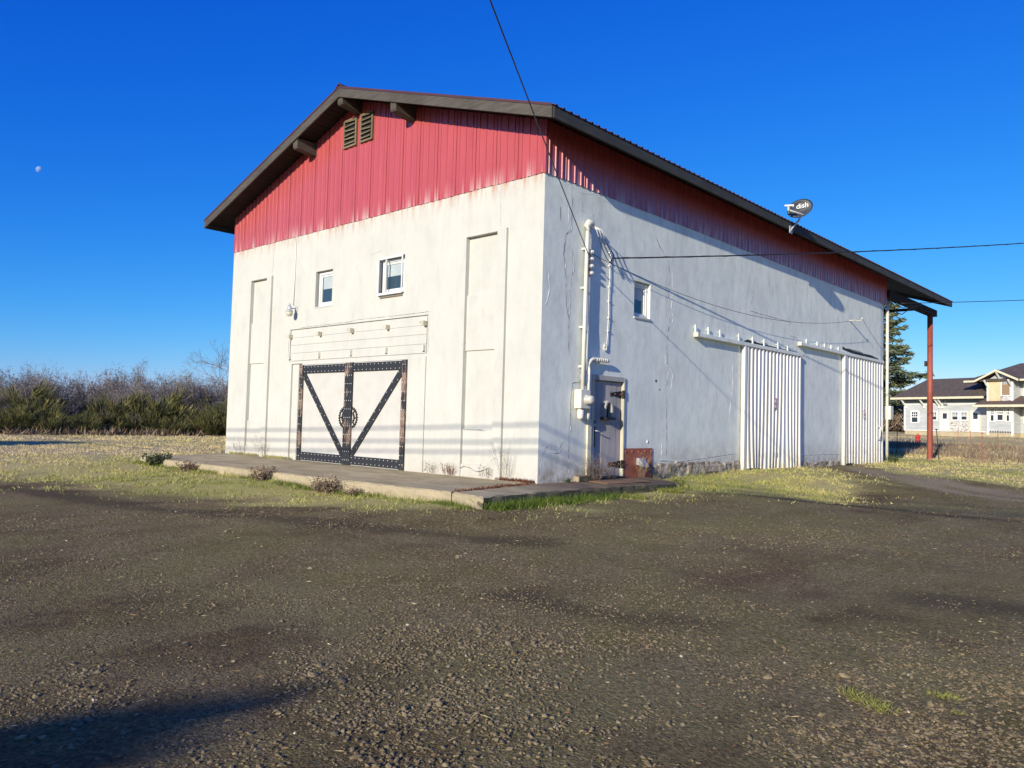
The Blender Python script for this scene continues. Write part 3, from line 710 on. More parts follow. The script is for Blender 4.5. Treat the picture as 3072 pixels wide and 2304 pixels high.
# arched peep hatch standing off the door
arc = [(2.03 + .14 + .14 * math.cos(t), 1.47 + .18 * math.sin(t)) for t in np.linspace(math.pi, 0, 11)]
mb = MB(); inn = [(2.17 + .10 * math.cos(t), 1.47 + .14 * math.sin(t)) for t in np.linspace(math.pi, 0, 11)]
pth = [(2.03, 1.30)] + arc + [(2.31, 1.30)]; pin = [(2.07, 1.30)] + inn + [(2.27, 1.30)]
for i in range(len(pth) - 1): mb.prism([pth[i], pth[i + 1], pin[i + 1], pin[i]], -.042, .075, 'x')
hat = mb.build("peep_hatch", M['frame_grey'], PD)
MB().prism(pin, -.040, -.036, 'x').build("hatch_opening", M['void'], hat)
MB().box(-.042, .12, 2.0, 2.34, 1.245, 1.295).build("hatch_sill", M['iron'], hat, .006)
hp = MB().box(-.040, -.026, 1.715, 1.83, .67, 1.22).build("handle_plate", M['iron'], PD, .004)
MB().tube([(-.026, 1.77, 1.01), (.05, 1.77, 1.01), (.06, 1.80, 1.005), (.06, 1.90, .985)], .013, 8).build("lever", M['galv'], hp)
MB().lathe((-.026, 1.77, 1.13), [(0, .032), (.03, .03), (.035, .01)], (1, 0, 0), 12).build("lock", M['galv'], hp)

# ---- sliding corrugated doors with their tracks
def corrugated(name, y0, y1, z0, z1, x, pitch, zb_wob, dep):
    prof = []; u = 0.; w = y1 - y0; n = int(round(w / pitch)); pitch = w / n
    for k in range(n):
        a = k * pitch; prof += [(a, 0.), (a + pitch * .30, 0.), (a + pitch * .36, dep), (a + pitch * .60, dep), (a + pitch * .70, .0)]
    prof.append((w, 0.)); v = []; f = []; rows = [0, .04, .1, .2, .35, .6, .8, 1.0]
    for i, (u, d) in enumerate(prof):
        bend = [(zb_wob * math.sin(u * 2.1 + 1.3) + zb_wob * .8 * math.sin(u * 5.3)) * (1 - r) ** 3 for r in rows]
        for r, bb in zip(rows, bend):
            z = z0 + (z1 - z0) * r + (.018 * math.sin(u * 3.1) + .03 * math.sin(u * 1.1 + 2) if r == 0 else 0)
            v.append((x + d + bb, y0 + u + bb * .4, z))
        if i:
            R = len(rows)
            for r in range(R - 1): f.append(((i - 1) * R + r, i * R + r, i * R + r + 1, (i - 1) * R + r + 1))
    return MB().add(v, f).build(name, M['corr'], B)
for (y0, y1, z0, z1, pit, ya, yb, zt, hooks, hz, wob) in (
        (8.20, 11.98, .0, 3.36, .225, 5.69, 11.95, 3.40, (5.70, 6.33, 6.94, 7.97, 8.78, 9.49, 10.39, 11.06), 3.64, .03),
        (15.50, 19.55, -.02, 3.70, .275, 11.88, 19.45, 3.745, (12.43, 13.28, 13.88, 14.44, 15.07), 3.93, .008)):
    dr = corrugated("sliding_door", y0 + .12, y1, z0 + .04, z1, .085, pit, wob, .040 if y0 < 10 else .032)
    MB().box(.03, .135, y0, y0 + .13, z0, z1 + .01).build("door_edge", M['corr'], dr, .006)
    MB().box(.04, .082, y0 + .12, y1 - .02, .35, .47).build("door_girt", M['white_paint'], dr)
    MB().box(.04, .082, y0 + .12, y1 - .02, z1 - .14, z1 - .02).build("door_girt", M['white_paint'], dr)
    tr = MB().box(.025, .145, ya, yb, zt - .05, zt + .045).build("door_track", M['side_wall'], B, .006)
    MB().box(.02, .155, ya - .03, ya + .03, zt - .06, zt + .055).build("track_end", M['white_paint'], tr, .004)
    for hy in hooks:
        hk = MB(); hk.box(.05, .075, hy - .03, hy + .03, zt + .046, hz + .005); hk.bar((.0, hy, hz - .05), (.0499, hy, hz - .05), .014, .014)
        hk.build("track_hanger", M['side_wall'], tr)
    c = [(y0 + y1) / 2 + .02, 1.87] if y0 < 10 else [17.4, 1.74]
    st = MB().box(.1285, .1305, c[0] - .085, c[0] + .085, c[1] - .155, c[1] + .155).build("sticker", M['sticker'], dr)
    MB().box(.131, .132, c[0] - .06, c[0] + .06, c[1] + .03, c[1] + .11).box(.131, .132, c[0] - .06, c[0] + .06, c[1] - .11, c[1] - .05).build("sticker_print", M['dish_white'], st)
    if y0 > 12:
        MB().tube([(.125, 18.84, 1.36), (.2, 18.84, 1.34), (.21, 18.84, 1.28), (.21, 18.84, .98), (.2, 18.84, .92), (.125, 18.84, .90)], .022, 8).build("pull_handle", M['cream_metal'], dr)
# broken plaster gaps over the doors
MB().prism([(8.33, 3.47), (8.6, 3.455), (9.6, 3.45), (10.9, 3.455), (11.9, 3.46), (11.9, 3.49), (10.7, 3.50), (9.6, 3.52), (8.9, 3.535), (8.6, 3.56), (8.45, 3.52)], .002, .0045, 'x').build("plaster_gap", M['void'], B)
MB().prism([(15.6, 3.90), (16.4, 3.84), (17.4, 3.80), (18.4, 3.80), (19.3, 3.80), (19.25, 3.86), (18.4, 3.93), (17.5, 3.92), (16.6, 3.93), (15.6, 3.99)], .002, .0045, 'x').build("plaster_gap", M['void'], B)
MB().prism([(15.9, 3.955), (17.5, 3.945), (17.5, 3.965), (15.9, 3.99)], .005, .03, 'x').build("loose_lath", M['white_paint'], B)

# ---- crumbling foot of the side wall
def footing(y0, y1, top):
    ys = np.arange(y0, y1 + .01, .045); zs = np.linspace(-.32, top, 16); Yg, Zg = np.meshgrid(ys, zs, indexing='ij')
    lim = top * (.45 + .55 * vnoise(ys, ys * 0 + 3.1, 1.6, 91, 4))[:, None]
    blk = vnoise(np.floor(Yg / .38 + .3 * np.floor((Zg + .3) / .17)), np.floor((Zg + .3) / .17), 1., 95, 1)
    rough = vnoise(Yg, Zg, 7, 93, 4); d = .045 * (blk - .25) + .06 * (rough - .4)
    jn = 0 * np.minimum(np.abs((Yg / .38 + .3 * np.floor((Zg + .3) / .17)) % 1 - .5) * 2, 1); d -= .02 * (jn > .9)
    d = np.where(Zg < lim, np.clip(d + .015, .003, .09), -.02); d = d * np.minimum(1, (Yg - y0) / .1 + .1)
    V = np.stack([d, Yg, Zg], -1).reshape(-1, 3); a, b = Yg.shape; q = np.arange(a * b).reshape(a, b)
    fast_mesh("footing", V, np.stack([q[:-1, :-1], q[1:, :-1], q[1:, 1:], q[:-1, 1:]], -1).reshape(-1, 4), M['rubble'], B)
footing(3.97, 8.19, .36); footing(12.1, 15.48, .18)

# ---- plaster cracks: a raised lip along a dark line
def crack(pts, plane='x', w=.012, lip=.013, dark=True, wob=.012, seed=0, mat='caulk'):
    rr = random.Random(seed + len(pts)); P = []
    for (a, b_), (c, d) in zip(pts[:-1], pts[1:]):
        n = max(2, int(math.dist((a, b_), (c, d)) / .07))
        for i in range(n): t = i / n; P.append((a + (c - a) * t + rr.uniform(-wob, wob), b_ + (d - b_) * t + rr.uniform(-wob, wob) * .6))
    P.append(pts[-1])
    put = (lambda u, z, d: (d, u, z)) if plane == 'x' else (lambda u, z, d: (u, -d, z))
    v = []; f = []; v2 = []; f2 = []
    for i, (u, z) in enumerate(P):
        q = P[min(i + 1, len(P) - 1)]; p = P[max(i - 1, 0)]; t = np.array([q[0] - p[0], q[1] - p[1]]); t /= max(1e-6, np.linalg.norm(t)); n = np.array([-t[1], t[0]])
        ww = w * rr.uniform(.5, 1.5); s = 1 if n[0] > 0 else -1; n = n * s
        taper = min(1, i / 3 + .2, (len(P) - 1 - i) / 3 + .2)
        v2 += [put(u - n[0] * ww * .5 * taper, z - n[1] * ww * .5 * taper, .0025), put(u + n[0] * ww * .5 * taper, z + n[1] * ww * .5 * taper, .0025)]
        o = w * .5; lp = lip * taper * rr.uniform(.1, 1.5); v += [put(u + n[0] * o, z + n[1] * o, .0005), put(u + n[0] * (o + w * .6), z + n[1] * (o + w * .6), lp), put(u + n[0] * (o + w * 2.0), z + n[1] * (o + w * 2.0), .0005)]
        if i:
            f += [(3 * i - 3, 3 * i, 3 * i + 1, 3 * i - 2), (3 * i - 2, 3 * i + 1, 3 * i + 2, 3 * i - 1)]; f2.append((2 * i - 2, 2 * i, 2 * i + 1, 2 * i - 1))
    root = None
    if dark: root = MB().add(v2, f2).build("wall_crack", M['crack'], B)
    if lip: MB().add(v, f).build("crack_lip" if root else "wall_crack", M[mat], root or B)
CR = [([(.83, 5.88), (.86, 5.4), (.84, 5.02), (.67, 4.88), (.62, 4.5), (.70, 4.1), (.74, 3.6), (.80, 3.2)], True), ([(.88, 4.65), (.95, 4.3), (.88, 4.0), (.83, 3.7), (.84, 3.0), (.86, 2.5)], True),
      ([(.50, 5.6), (.48, 5.2), (.52, 5.0)], True), ([(.72, 5.55), (.75, 5.2), (.66, 5.0)], False), ([(1.2, 5.75), (1.18, 5.5), (1.26, 5.45)], True), ([(1.62, 5.7), (1.55, 5.5), (1.47, 5.46)], False),
      ([(.02, 4.25), (.15, 4.2), (.18, 3.9), (.22, 3.75), (.12, 3.45), (.0, 3.4)], False), ([(.03, .1), (.09, .45), (.2, .65), (.33, .72)], True), ([(.36, .58), (.6, .55), (.7, .75), (.8, .78)], True),
      ([(.93, .05), (.93, .9), (.96, 1.6), (.99, 1.95), (1.3, 2.0)], True), ([(4.50, 5.05), (4.58, 4.6), (4.52, 4.1), (4.60, 3.6), (4.50, 3.1), (4.55, 2.4), (4.53, 1.4), (4.58, .3)], True),
      ([(4.66, 4.95), (4.70, 4.4), (4.66, 3.9), (4.74, 3.7), (4.66, 3.5)], False), ([(4.38, 2.9), (4.44, 2.6), (4.75, 2.4), (4.70, 2.0), (4.52, 1.9)], False), ([(4.30, 1.0), (4.35, .6), (4.3, .3)], False),
      ([(3.9, 5.5), (4.1, 5.3), (4.35, 5.1)], True), ([(9.0, 5.3), (8.95, 5.05), (8.85, 4.7), (8.78, 4.56), (8.72, 4.3), (8.71, 3.8)], True), ([(8.72, 4.36), (9.6, 4.35), (11.34, 4.345), (11.38, 4.0), (11.42, 3.93), (11.9, 3.92), (11.92, 3.55)], True),
      ([(2.2, 5.5), (2.35, 5.42)], False), ([(5.35, 5.3), (5.45, 5.2), (5.4, 5.05)], False), ([(7.0, 5.5), (7.3, 5.45), (7.4, 5.35)], False), ([(7.7, .9), (7.6, 1.5), (7.75, 2.2), (7.72, 3.0)], False), ([(6.1, .7), (6.15, .9)], False),
      ([(12.6, 1.7), (12.7, 1.9)], False), ([(16.0, 4.3), (18.5, 4.05), (19.3, 4.0)], False), ([(15.56, 4.55), (15.57, 4.2), (15.6, 3.95)], True), ([(4.2, .35), (5.2, .30), (6.3, .36), (7.3, .42), (8.1, .46)], True), ([(12.1, .33), (13.2, .36), (14.3, .37), (15.4, .36)], True),
      ([(5.0, .12), (5.6, .2), (6.2, .14), (7.0, .22)], True), ([(.6, 5.92), (.95, 5.86), (1.5, 5.9), (2.3, 5.82), (3.2, 5.9)], False)]
for i, (p, dk) in enumerate(CR): crack(p, 'x', .013, .0055, dk, seed=i)
FC = [([(-.05 + x, .16 + .05 * math.sin(x * 9)) for x in np.linspace(-2.3, -.95, 9)], .010), ([(-8.9, 3.46), (-8.0, 3.485), (-6.2, 3.49), (-5.9, 3.52), (-4.4, 3.51), (-3.2, 3.52)], .008), ([(-9.95, 5.9), (-9.93, 5.5), (-9.97, 5.05)], .006),
      ([(-1.18, 5.9), (-1.16, 5.4), (-1.17, 5.03)], .004), ([(-2.1, .975), (-1.4, .965)], .008), ([(-8.0, 3.95), (-8.12, 3.7), (-8.2, 3.5)], .005), ([(-3.82, 2.09), (-3.5, 2.06)], .012), ([(-5.0, 5.1), (-5.5, 5.05)], .004), ([(-8.95, 3.45), (-8.97, 2.6)], .008), ([(-3.26, 3.4), (-3.25, 2.6)], .005)]
for i, (p, w) in enumerate(FC): crack(p, 'y', w, 0, True, .006, 50 + i)
for y, z, r in ((4.06, 2.17, .035), (4.22, 1.98, .022)):    # holes knocked through the plaster
    MB().lathe((.001, y, z), [(0, r), (.003, r * .9)], (1, .0, 0), 7).build("wall_hole", M['void'], B)
for y, z, r in ((2.0, 2.1, .05), (3.75, .78, .04)):
    MB().lathe((.0, y, z), [(0, r), (.01, r * .8), (.012, r * .4), (.004, r * .3)], (1, 0, 0), 10).build("plaster_patch", M['caulk'], B)

# ---- steel plate with vent hood low on the side wall
SPL = MB().box(.004, .02, 2.815, 3.935, -.03, .64).build("steel_plate", M['rust'], B, .003)
for (y, z) in [(2.87 + .25 * i, .57) for i in range(5)] + [(2.87, .3), (3.88, .3)]:
    MB().lathe((.02, y, z), [(0, .026), (.012, .02), (.016, .006)], (1, 0, 0), 8).build("bolt", M['rust'], SPL)
MB().prism([(.02, .43), (.10, .42), (.22, .25), (.21, .235), (.02, .28)], 3.29, 3.50, 'y').build("vent_hood", M['galv'], SPL, .006)

# ------------------------------------------------------------------ electrical service mast on the side wall
EX = .10
ES = thing("service_mast", "cream electrical conduit rising beside the plank door to a weatherhead", "conduit", (EX, 1.33, 0))
MB().tube([(EX, 1.20, 1.83), (EX, 1.215, 3.0), (EX, 1.235, 4.4), (EX, 1.25, 5.10)], .040, 12).build("riser_pipe", M['cream_metal'], ES)
MB().lathe((EX, 1.25, 4.62), [(0, .045), (.05, .045)], n=12).build("pipe_collar", M['cream_metal'], ES)
MB().tube([(EX, 1.25, 5.07), (EX, 1.25, 5.17), (EX + .005, 1.285, 5.235), (EX + .01, 1.36, 5.235), (EX + .01, 1.40, 5.19)], [.052, .075, .08, .07, .05], 12).build("weatherhead", M['cream_metal'], ES)
for z in (2.3, 3.1, 3.9, 4.7):
    MB().box(.0, EX + .012, 1.165 + .012 * z - .02, 1.19 + .012 * z - .02, z - .02, z + .02).build("pipe_strap", M['cream_metal'], ES)
mbx = MB().box(.02, .20, 1.03, 1.34, 1.45, 1.83).build("meter_box", M['cream_metal'], ES, .01)
MB().lathe((.20, 1.22, 1.63), [(0, .105), (.03, .105), (.035, .09), (.12, .085), (.15, .06), (.155, .02)], (1, 0, 0), 18).build("meter", M['meter_glass'], mbx)
MB().tube([(.10, 1.15, 1.45), (.10, 1.15, 1.27), (.10, 1.15, 1.24)], [.068, .068, .05], 12).build("lower_fitting", M['cream_metal'], ES)
MB().tube([(.10, 1.38, 1.36), (.10, 1.38, 1.26), (.10, 1.385, 1.22)], [.05, .05, .035], 12).build("lower_fitting", M['cream_metal'], ES)
MB().tube([(.10, 1.38, 1.3), (.10, 1.385, 2.25), (.10, 1.40, 2.36), (.10, 1.45, 2.44), (.10, 1.53, 2.475), (.10, 2.05, 2.465)], .036, 12).build("branch_pipe", M['cream_metal'], ES)
for i in range(6): MB().lathe((.10, 1.62 + .07 * i, 2.472), [(0, .040), (.025, .043), (.05, .040)], (0, 1, 0), 10).build("pipe_ring", M['cream_metal'], ES)
MB().lathe((.02, 1.30, 2.08), [(0, .12), (.09, .12), (.10, .10)], (1, 0, 0), 14).build("junction_box", M['galv'], ES)
MB().box(.004, .05, 1.47, 1.60, -.03, 1.24).build("lower_cover", M['old_paint'], ES, .005)

# insulator rack beside the mast
IR = thing("insulator_rack", "rusty rack of white porcelain spools beside the cream mast", "insulators", (.05, 1.5, 4.4))
MB().box(.03, .06, 1.385, 1.42, 4.15, 4.72).build("rack_bar", M['rust'], IR)
for i in range(4):
    z = 4.22 + .145 * i; MB().lathe((.09, 1.36, z), [(0, .028), (.02, .045), (.045, .028), (.06, .045), (.085, .028)], (.2, 1, .1), 10).build("spool", M['porcelain'], IR)
    MB().bar((.05, 1.40, z), (.10, 1.45, z + .02), .012, .012).build("spool_pin", M['rust'], IR)
IR2 = thing("cable_anchor", "thin vertical anchor strip with fittings hanging between mast and small window", "bracket", (.04, 2.13, 3.8))
MB().tube([(.03, 2.15, 4.85), (.03, 2.14, 4.6), (.035, 2.13, 4.2), (.03, 2.12, 3.9), (.035, 2.115, 3.4), (.03, 2.10, 3.1), (.03, 2.09, 2.85), (.03, 2.05, 2.78)], .009, 6).build("strip", M['caulk'], IR2)
for z in (4.78, 4.6, 4.5, 4.05, 3.75, 3.4, 3.12): MB().box(.01, .05, 2.10, 2.145, z - .014, z + .014).build("fitting", M['caulk'], IR2, .005)
MB().tube([(.03, 2.03 + .05 * math.cos(t), 2.76 + .07 * math.sin(t)) for t in np.linspace(0, 6.28, 12)], .012, 5).build("ring", M['caulk'], IR2)

# ------------------------------------------------------------------ wires
def sag(a, b, s, n=24):
    a, b = np.array(a, float), np.array(b, float); return [a + (b - a) * t - np.array([0, 0, 4 * s * t * (1 - t)]) for t in np.linspace(0, 1, n)]
def wire(name, pts, r, mat, label, cat="wire", group=None, n=6):
    return tag(MB().tube(pts, r, n).build(name, mat), label, cat, group)
P0 = np.array([.10, 1.36, 4.50])
wire("service_wire", sag(P0, (18.0, -29.6, 8.95), .25, 40), .009, M['cable'], "thin black wire dropping steeply from the top edge to the spool rack")
TW = sag((.10, 2.15, 4.66), (9.6, 33, 10.3), .25, 90)
wire("twisted_wire", TW, .016, M['cable'], "thick dark twisted cable running from the mast past the satellite dish side eave")
wire("twisted_strand", [p + np.array([.014 * math.cos(i * 1.9), 0, .014 * math.sin(i * 1.9)]) for i, p in enumerate(TW)], .010, M['cable'], "thin strand wound around the thick cable from the mast")
E0 = np.array([.06, 20.1, 6.2])
wire("rear_wire", sag((.3, 20.9, 6.13), (9.6, 33, 7.5), .08, 40), .014, M['cable'], "black cable leaving the far wall corner under the porch roof")
for i in range(3):
    q = .05 * i
    wire("mast_loop", [(EX + .02, 1.39, 5.19), (EX + .05 + q, 1.48 + .02 * i, 5.12), (EX + .08 + q * .8, 1.52 + .05 * i, 4.98 - .02 * i)], .011, M['white_cable'], "white cable end sprouting from the weatherhead", "wire", "white cable tails at the weatherhead")
    wire("mast_loop", [(EX + .08 + q * .8, 1.52 + .05 * i, 4.98 - .02 * i), (EX + .1 + q, 1.60 + .05 * i, 4.78), (EX + .1 + q, 1.78 + .06 * i, 4.58 + .03 * i), (EX + .06, 1.98 + .03 * i, 4.52 + .05 * i), (.10, 2.13, 4.66)], .010, M['cable'], "black drip loop hanging between weatherhead and anchor strip", "wire", "black drip loops at the weatherhead")
wire("hanging_cable", [(.07, 1.36, 4.2), (.085, 1.345, 3.9), (.10, 1.335, 3.4), (.12, 1.30, 3.0), (.13, 1.275, 2.6), (.12, 1.25, 2.2), (.11, 1.20, 1.9)], .010, M['white_cable'], "loose pale cable hanging down along the cream mast")
wire("rear_loop", [(.05, 20.15, 6.2), (.2, 20.35, 6.0), (.22, 20.6, 5.75), (.35, 20.8, 5.68), (.5, 21.3, 5.95), (.75, 21.9, 6.17)], .016, M['cable'], "black cable loop drooping at the far wall corner", "wire", "cable loops at the far corner")
wire("rear_loop", [(.05, 20.15, 6.22), (.25, 20.6, 6.05), (.35, 20.9, 5.95), (.5, 21.3, 6.05), (.7, 21.8, 6.16)], .013, M['cable'], "black cable loop drooping at the far wall corner", "wire", "cable loops at the far corner")
# line strung along the side wall on its small bracket
WB = thing("wire_bracket", "small white bracket stub high on the side wall above the second sliding door", "bracket", (.02, 16.3, 4.94))
MB().box(.0, .42, 16.27, 16.31, 4.93, 4.965).build("arm", M['white_paint'], WB)
MB().lathe((.40, 16.29, 4.965), [(0, .02), (.05, .025), (.06, .01)], n=8).build("insulator", M['porcelain'], WB)
wire("wall_wire", sag((.09, 1.45, 4.62), (.42, 16.29, 4.98), .62, 40), .006, M['cable'], "thin wire sagging along the side wall between mast and bracket stub")
wire("wall_wire", sag((.42, 16.29, 4.98), (.08, 20.0, 4.0), .05, 12), .006, M['cable'], "thin wire from the bracket stub down to the far downpipe")
wire("lamp_cable", [(-8.77, -.015, 5.97), (-8.775, -.015, 5.0), (-8.785, -.02, 4.10)], .013, M['white_cable'], "straight white cable running down the front wall to the lamp", "cable")
DP = thing("downpipe", "white pipe with meter cabinet at the far corner of the side wall", "pipe", (-.05, 20.3, 0))
MB().tube([(-.02, 20.33, 6.25), (-.02, 20.33, 2.9), (-.02, 20.33, .0)], .055, 10).build("pipe", M['cream_metal'], DP)
MB().box(-.14, .12, 20.30, 20.62, 1.62, 2.14).build("cabinet", M['cream_metal'], DP, .01)
MB().lathe((.0, 20.62, 1.92), [(0, .09), (.12, .085), (.14, .04)], (.3, 1, 0), 12).build("meter", M['galv'], DP)

# ------------------------------------------------------------------ lamp on the front wall
LA = thing("wall_lamp", "grey barn lamp with frosted lens on the front wall left of the windows", "lamp", (-8.66, -.4, 3.7))
MB().box(-8.66, -8.60, -.03, .0, 3.93, 4.06).build("wall_plate", M['galv'], LA, .006)
MB().tube([(-8.63, -.03, 4.0), (-8.63, -.12, 4.0), (-8.63, -.19, 3.99)], .016, 8).build("arm", M['galv'], LA)
MB().lathe((-8.63, -.22, 3.90), [(0, .092), (.025, .09), (.04, .07), (.08, .056), (.14, .05), (.16, .035), (.165, .03)], n=16).build("housing", M['galv'], LA)
MB().lathe((-8.63, -.22, 4.062), [(0, .028), (.05, .028), (.055, .02)], n=10).build("photocell", M['galv'], LA)
MB().lathe((-8.63, -.22, 3.897), [(0, .088), (-.045, .09), (-.085, .08), (-.115, .06), (-.122, .025)], n=16).build("lens", M['lens'], LA)

# ------------------------------------------------------------------ satellite dish on the eave
DC = np.array([1.13, 9.28, 7.14]); Nn = unit(np.array([.40, -.87, .12])); Mj = np.array([.83, .36, .42]); Mj = unit(Mj - Nn * (Mj @ Nn)); Mn = np.cross(Nn, Mj)
if Mn[2] < 0: Mn = -Mn
SD = thing("satellite_dish", "dark grey satellite dish with white lettering on the roof edge", "satellite dish", (.7, 9.7, 6.7))
v = []; f = []; ns, nr = 36, 5
for j in range(nr + 1):
    rr = j / nr
    for i in range(ns):
        t = 2 * math.pi * i / ns; p = DC + Mj * .345 * rr * math.cos(t) + Mn * .245 * rr * math.sin(t) - Nn * .06 * (1 - rr * rr); v.append(p)
for j in range(nr):
    for i in range(ns): i2 = (i + 1) % ns; f.append((j * ns + i, j * ns + i2, (j + 1) * ns + i2, (j + 1) * ns + i))
nv = len(v); v2 = [p - Nn * .012 for p in v]; f2 = [tuple(q + nv for q in reversed(k)) for k in f] + [(nr * ns + i, nr * ns + (i + 1) % ns, nv + nr * ns + (i + 1) % ns, nv + nr * ns + i) for i in range(ns)]
rf = MB().add(v + v2, f + f2, True).build("reflector", M['dish'], SD)
txt = bpy.data.curves.new("dish_lettering", 'FONT'); txt.body = "dish"; txt.size = .20; txt.align_x = 'CENTER'; txt.align_y = 'CENTER'; txt.shear = .15; txt.extrude = .002
to = bpy.data.objects.new("dish_lettering", txt); COL.objects.link(to)
rt_ = unit(np.cross(np.array([0, 0, 1.]), Nn)); up_ = np.cross(Nn, rt_); tp = DC + Mj * .08 + Mn * .045 - Nn * .020
a_ = math.radians(9); r2_, u2_ = rt_ * math.cos(a_) + up_ * math.sin(a_), up_ * math.cos(a_) - rt_ * math.sin(a_)
mw = Matrix(((r2_[0], u2_[0], Nn[0], tp[0]), (r2_[1], u2_[1], Nn[1], tp[1]), (r2_[2], u2_[2], Nn[2], tp[2]), (0, 0, 0, 1)))
bpy.context.view_layer.update(); me = bpy.data.meshes.new_from_object(to.evaluated_get(bpy.context.evaluated_depsgraph_get())); bpy.data.objects.remove(to)
vv = [tuple(mw @ q.co) for q in me.vertices]; ff = [tuple(p.vertices) for p in me.polygons]
mesh_obj("lettering", vv, ff, M['dish_white'], rf)
MB().tube([(.69, 9.71, 6.66), (.75, 9.70, 6.74), (.96, 9.62, 6.90), (1.03, 9.55, 6.98), (1.09, 9.42, 7.06)], .026, 8).build("mast", M['galv'], SD)
MB().box(.694, .71, 9.62, 9.80, 6.60, 6.80).bar((.70, 9.62, 6.62), (.9, 9.63, 6.86), .02, .02).build("foot", M['galv'], SD)
lnb = DC + Nn * .42 - Mj * .30 + Mn * .05
ba = DC - Mn * .245 + Mj * .02
MB().tube([ba - Nn * .02, ba + Nn * .12 - Mj * .05, lnb - np.array([0, 0, .12])], .022, 6).build("arm", M['dish_arm'], SD)
MB().bar(lnb - np.array([0, 0, .14]), lnb, .05, .06, (0, 1, 0)).build("arm_head", M['dish_arm'], SD)
MB().bar(lnb - rt_ * .11, lnb + rt_ * .10, .05, .045).build("receiver", M['vinyl'], SD, .01)
MB().lathe(lnb + rt_ * .10, [(0, .03), (-.05, .04), (-.06, .03)], Nn, 10).build("feed_horn", M['vinyl'], SD)

# ------------------------------------------------------------------ concrete platform, mat, block
def slab(name, poly, z0, z1, parent, seed=0):
    rr = random.Random(seed); P = []
    for (a, b_), (c, d) in zip(poly, poly[1:] + poly[:1]):
        n = max(1, int(math.dist((a, b_), (c, d)) / .13))
        for i in range(n): t = i / n; P.append((a + (c - a) * t, b_ + (d - b_) * t))
    cx, cy = np.mean([p[0] for p in P]), np.mean([p[1] for p in P]); n = len(P); v = []; f = []
    for k, (ins, z) in enumerate(((.045, z1), (.012, z1 - .018), (0, z1 - .06), (.0, z1 - .11), (.015, z1 - .2), (0, z0))):
        for i, p in enumerate(P):
            q, r = P[(i + 1) % n], P[i - 1]; t = np.array([q[0] - r[0], q[1] - r[1]]); t /= np.linalg.norm(t); nn = np.array([t[1], -t[0]])
            if (np.array([cx, cy]) - np.array(p)) @ nn < 0: nn = -nn
            w = ins + rr.uniform(-.012, .016) * (0 if k == 0 else 1.1); v.append((p[0] + nn[0] * w, p[1] + nn[1] * w, z + (rr.uniform(-.012, .008) if 0 < k < 5 else rr.uniform(-.003, .002))))
    for k in range(5):
        for i in range(n): j = (i + 1) % n; f.append((k * n + i, k * n + j, (k + 1) * n + j, (k + 1) * n + i))
    f.append(tuple(range(n)))
    return MB().add(v, f).build(name, M['concrete'], parent)
PL = thing("concrete_platform", "low worn concrete platform along the front and corner of the warehouse", "platform", (-5, -1.5, -.2))
slab("slab", [(-12.2, -.004), (-11.35, -1.8), (-10.85, -2.98), (-7, -2.92), (-4.2, -2.86), (.44, -2.62), (-.01, -.004)], -.5, -.004, PL, 1)
slab("slab", [(.02, -.10), (.47, -2.64), (1.18, -2.76), (1.25, -2.7), (1.16, 0), (1.36, 2.93), (.20, 3.62), (.004, 3.6), (.004, 0.0)], -.5, -.002, PL, 2)
tag(MB().prism([(.27, 1.25), (.86, 1.05), (.95, 2.45), (.12, 2.85)], .004, .018, 'z').build("floor_plate", M['rust_mat'], None, .003), "flat rusty plate lying on the platform outside the plank door", "plate")
tag(MB().hexa([(.05, 1.02, -.002), (.21, 1.0, -.002), (.22, 1.43, -.002), (.05, 1.44, -.002), (.055, 1.03, .115), (.20, 1.02, .105), (.205, 1.42, .11), (.055, 1.43, .12)]).build("concrete_block", M['concrete'], None, .012), "small concrete block against the wall left of the plank door", "block")

# ------------------------------------------------------------------ vegetation materials
GREEN = tinted("turf blades", [(0, (.17, .20, .05)), (.35, (.40, .37, .12)), (.65, (.60, .49, .21)), (1, (.70, .55, .31))], .7)
LUSH = tinted("lush tuft blades", [(0, (.05, .10, .012)), (.5, (.14, .17, .025)), (1, (.26, .25, .07))], .6)
DEAD = tinted("dead weed stems", [(0, (.08, .054, .042)), (.5, (.19, .14, .095)), (1, (.38, .28, .18))], .9)
RUSTW = tinted("reddish dry weed", [(0, (.09, .03, .018)), (.6, (.19, .075, .04)), (1, (.25, .17, .08))], .9)
BROOM = tinted("broom strands", [(0, (.045, .05, .024)), (.45, (.105, .105, .04)), (.8, (.20, .18, .06)), (1, (.30, .25, .12))], .8)
TWIG = tinted("bare twigs", [(0, (.10, .085, .08)), (.5, (.19, .162, .155)), (1, (.32, .28, .26))], .9)
FIR = tinted("fir needles", [(0, (.05, .07, .045)), (.5, (.14, .17, .095)), (1, (.28, .275, .15))], .8)
DKGREEN = tinted("dark leaves", [(0, (.02, .034, .016)), (1, (.06, .08, .035))], .7)
STONE = tinted("gravel stones", [(0, (.09, .066, .034)), (.5, (.215, .165, .09)), (.9, (.31, .245, .14)), (1, (.55, .46, .31))], .85)

def wedge(n, r0, r1, a0=-40, a1=40, p=1.0, r=rng):
    """points spread in front of the camera's standing place, denser close by"""
    d = r0 + (r1 - r0) * r.random(n) ** p; a = np.radians(-42.85 + a0 + (a1 - a0) * r.random(n))
    return CAM[0] + d * np.sin(a), CAM[1] + d * np.cos(a), d
PLAT = [(-12.3, 0), (-11.4, -1.85), (-10.9, -3.0), (-4.2, -2.9), (.47, -2.66), (1.2, -2.8), (1.2, 0), (1.4, 2.98), (.2, 3.7), (-.1, 3.7), (-.1, LEN + .05), (-12.3, LEN)]
def free(x, y): return inside_dist(x, y, PLAT) < -.02

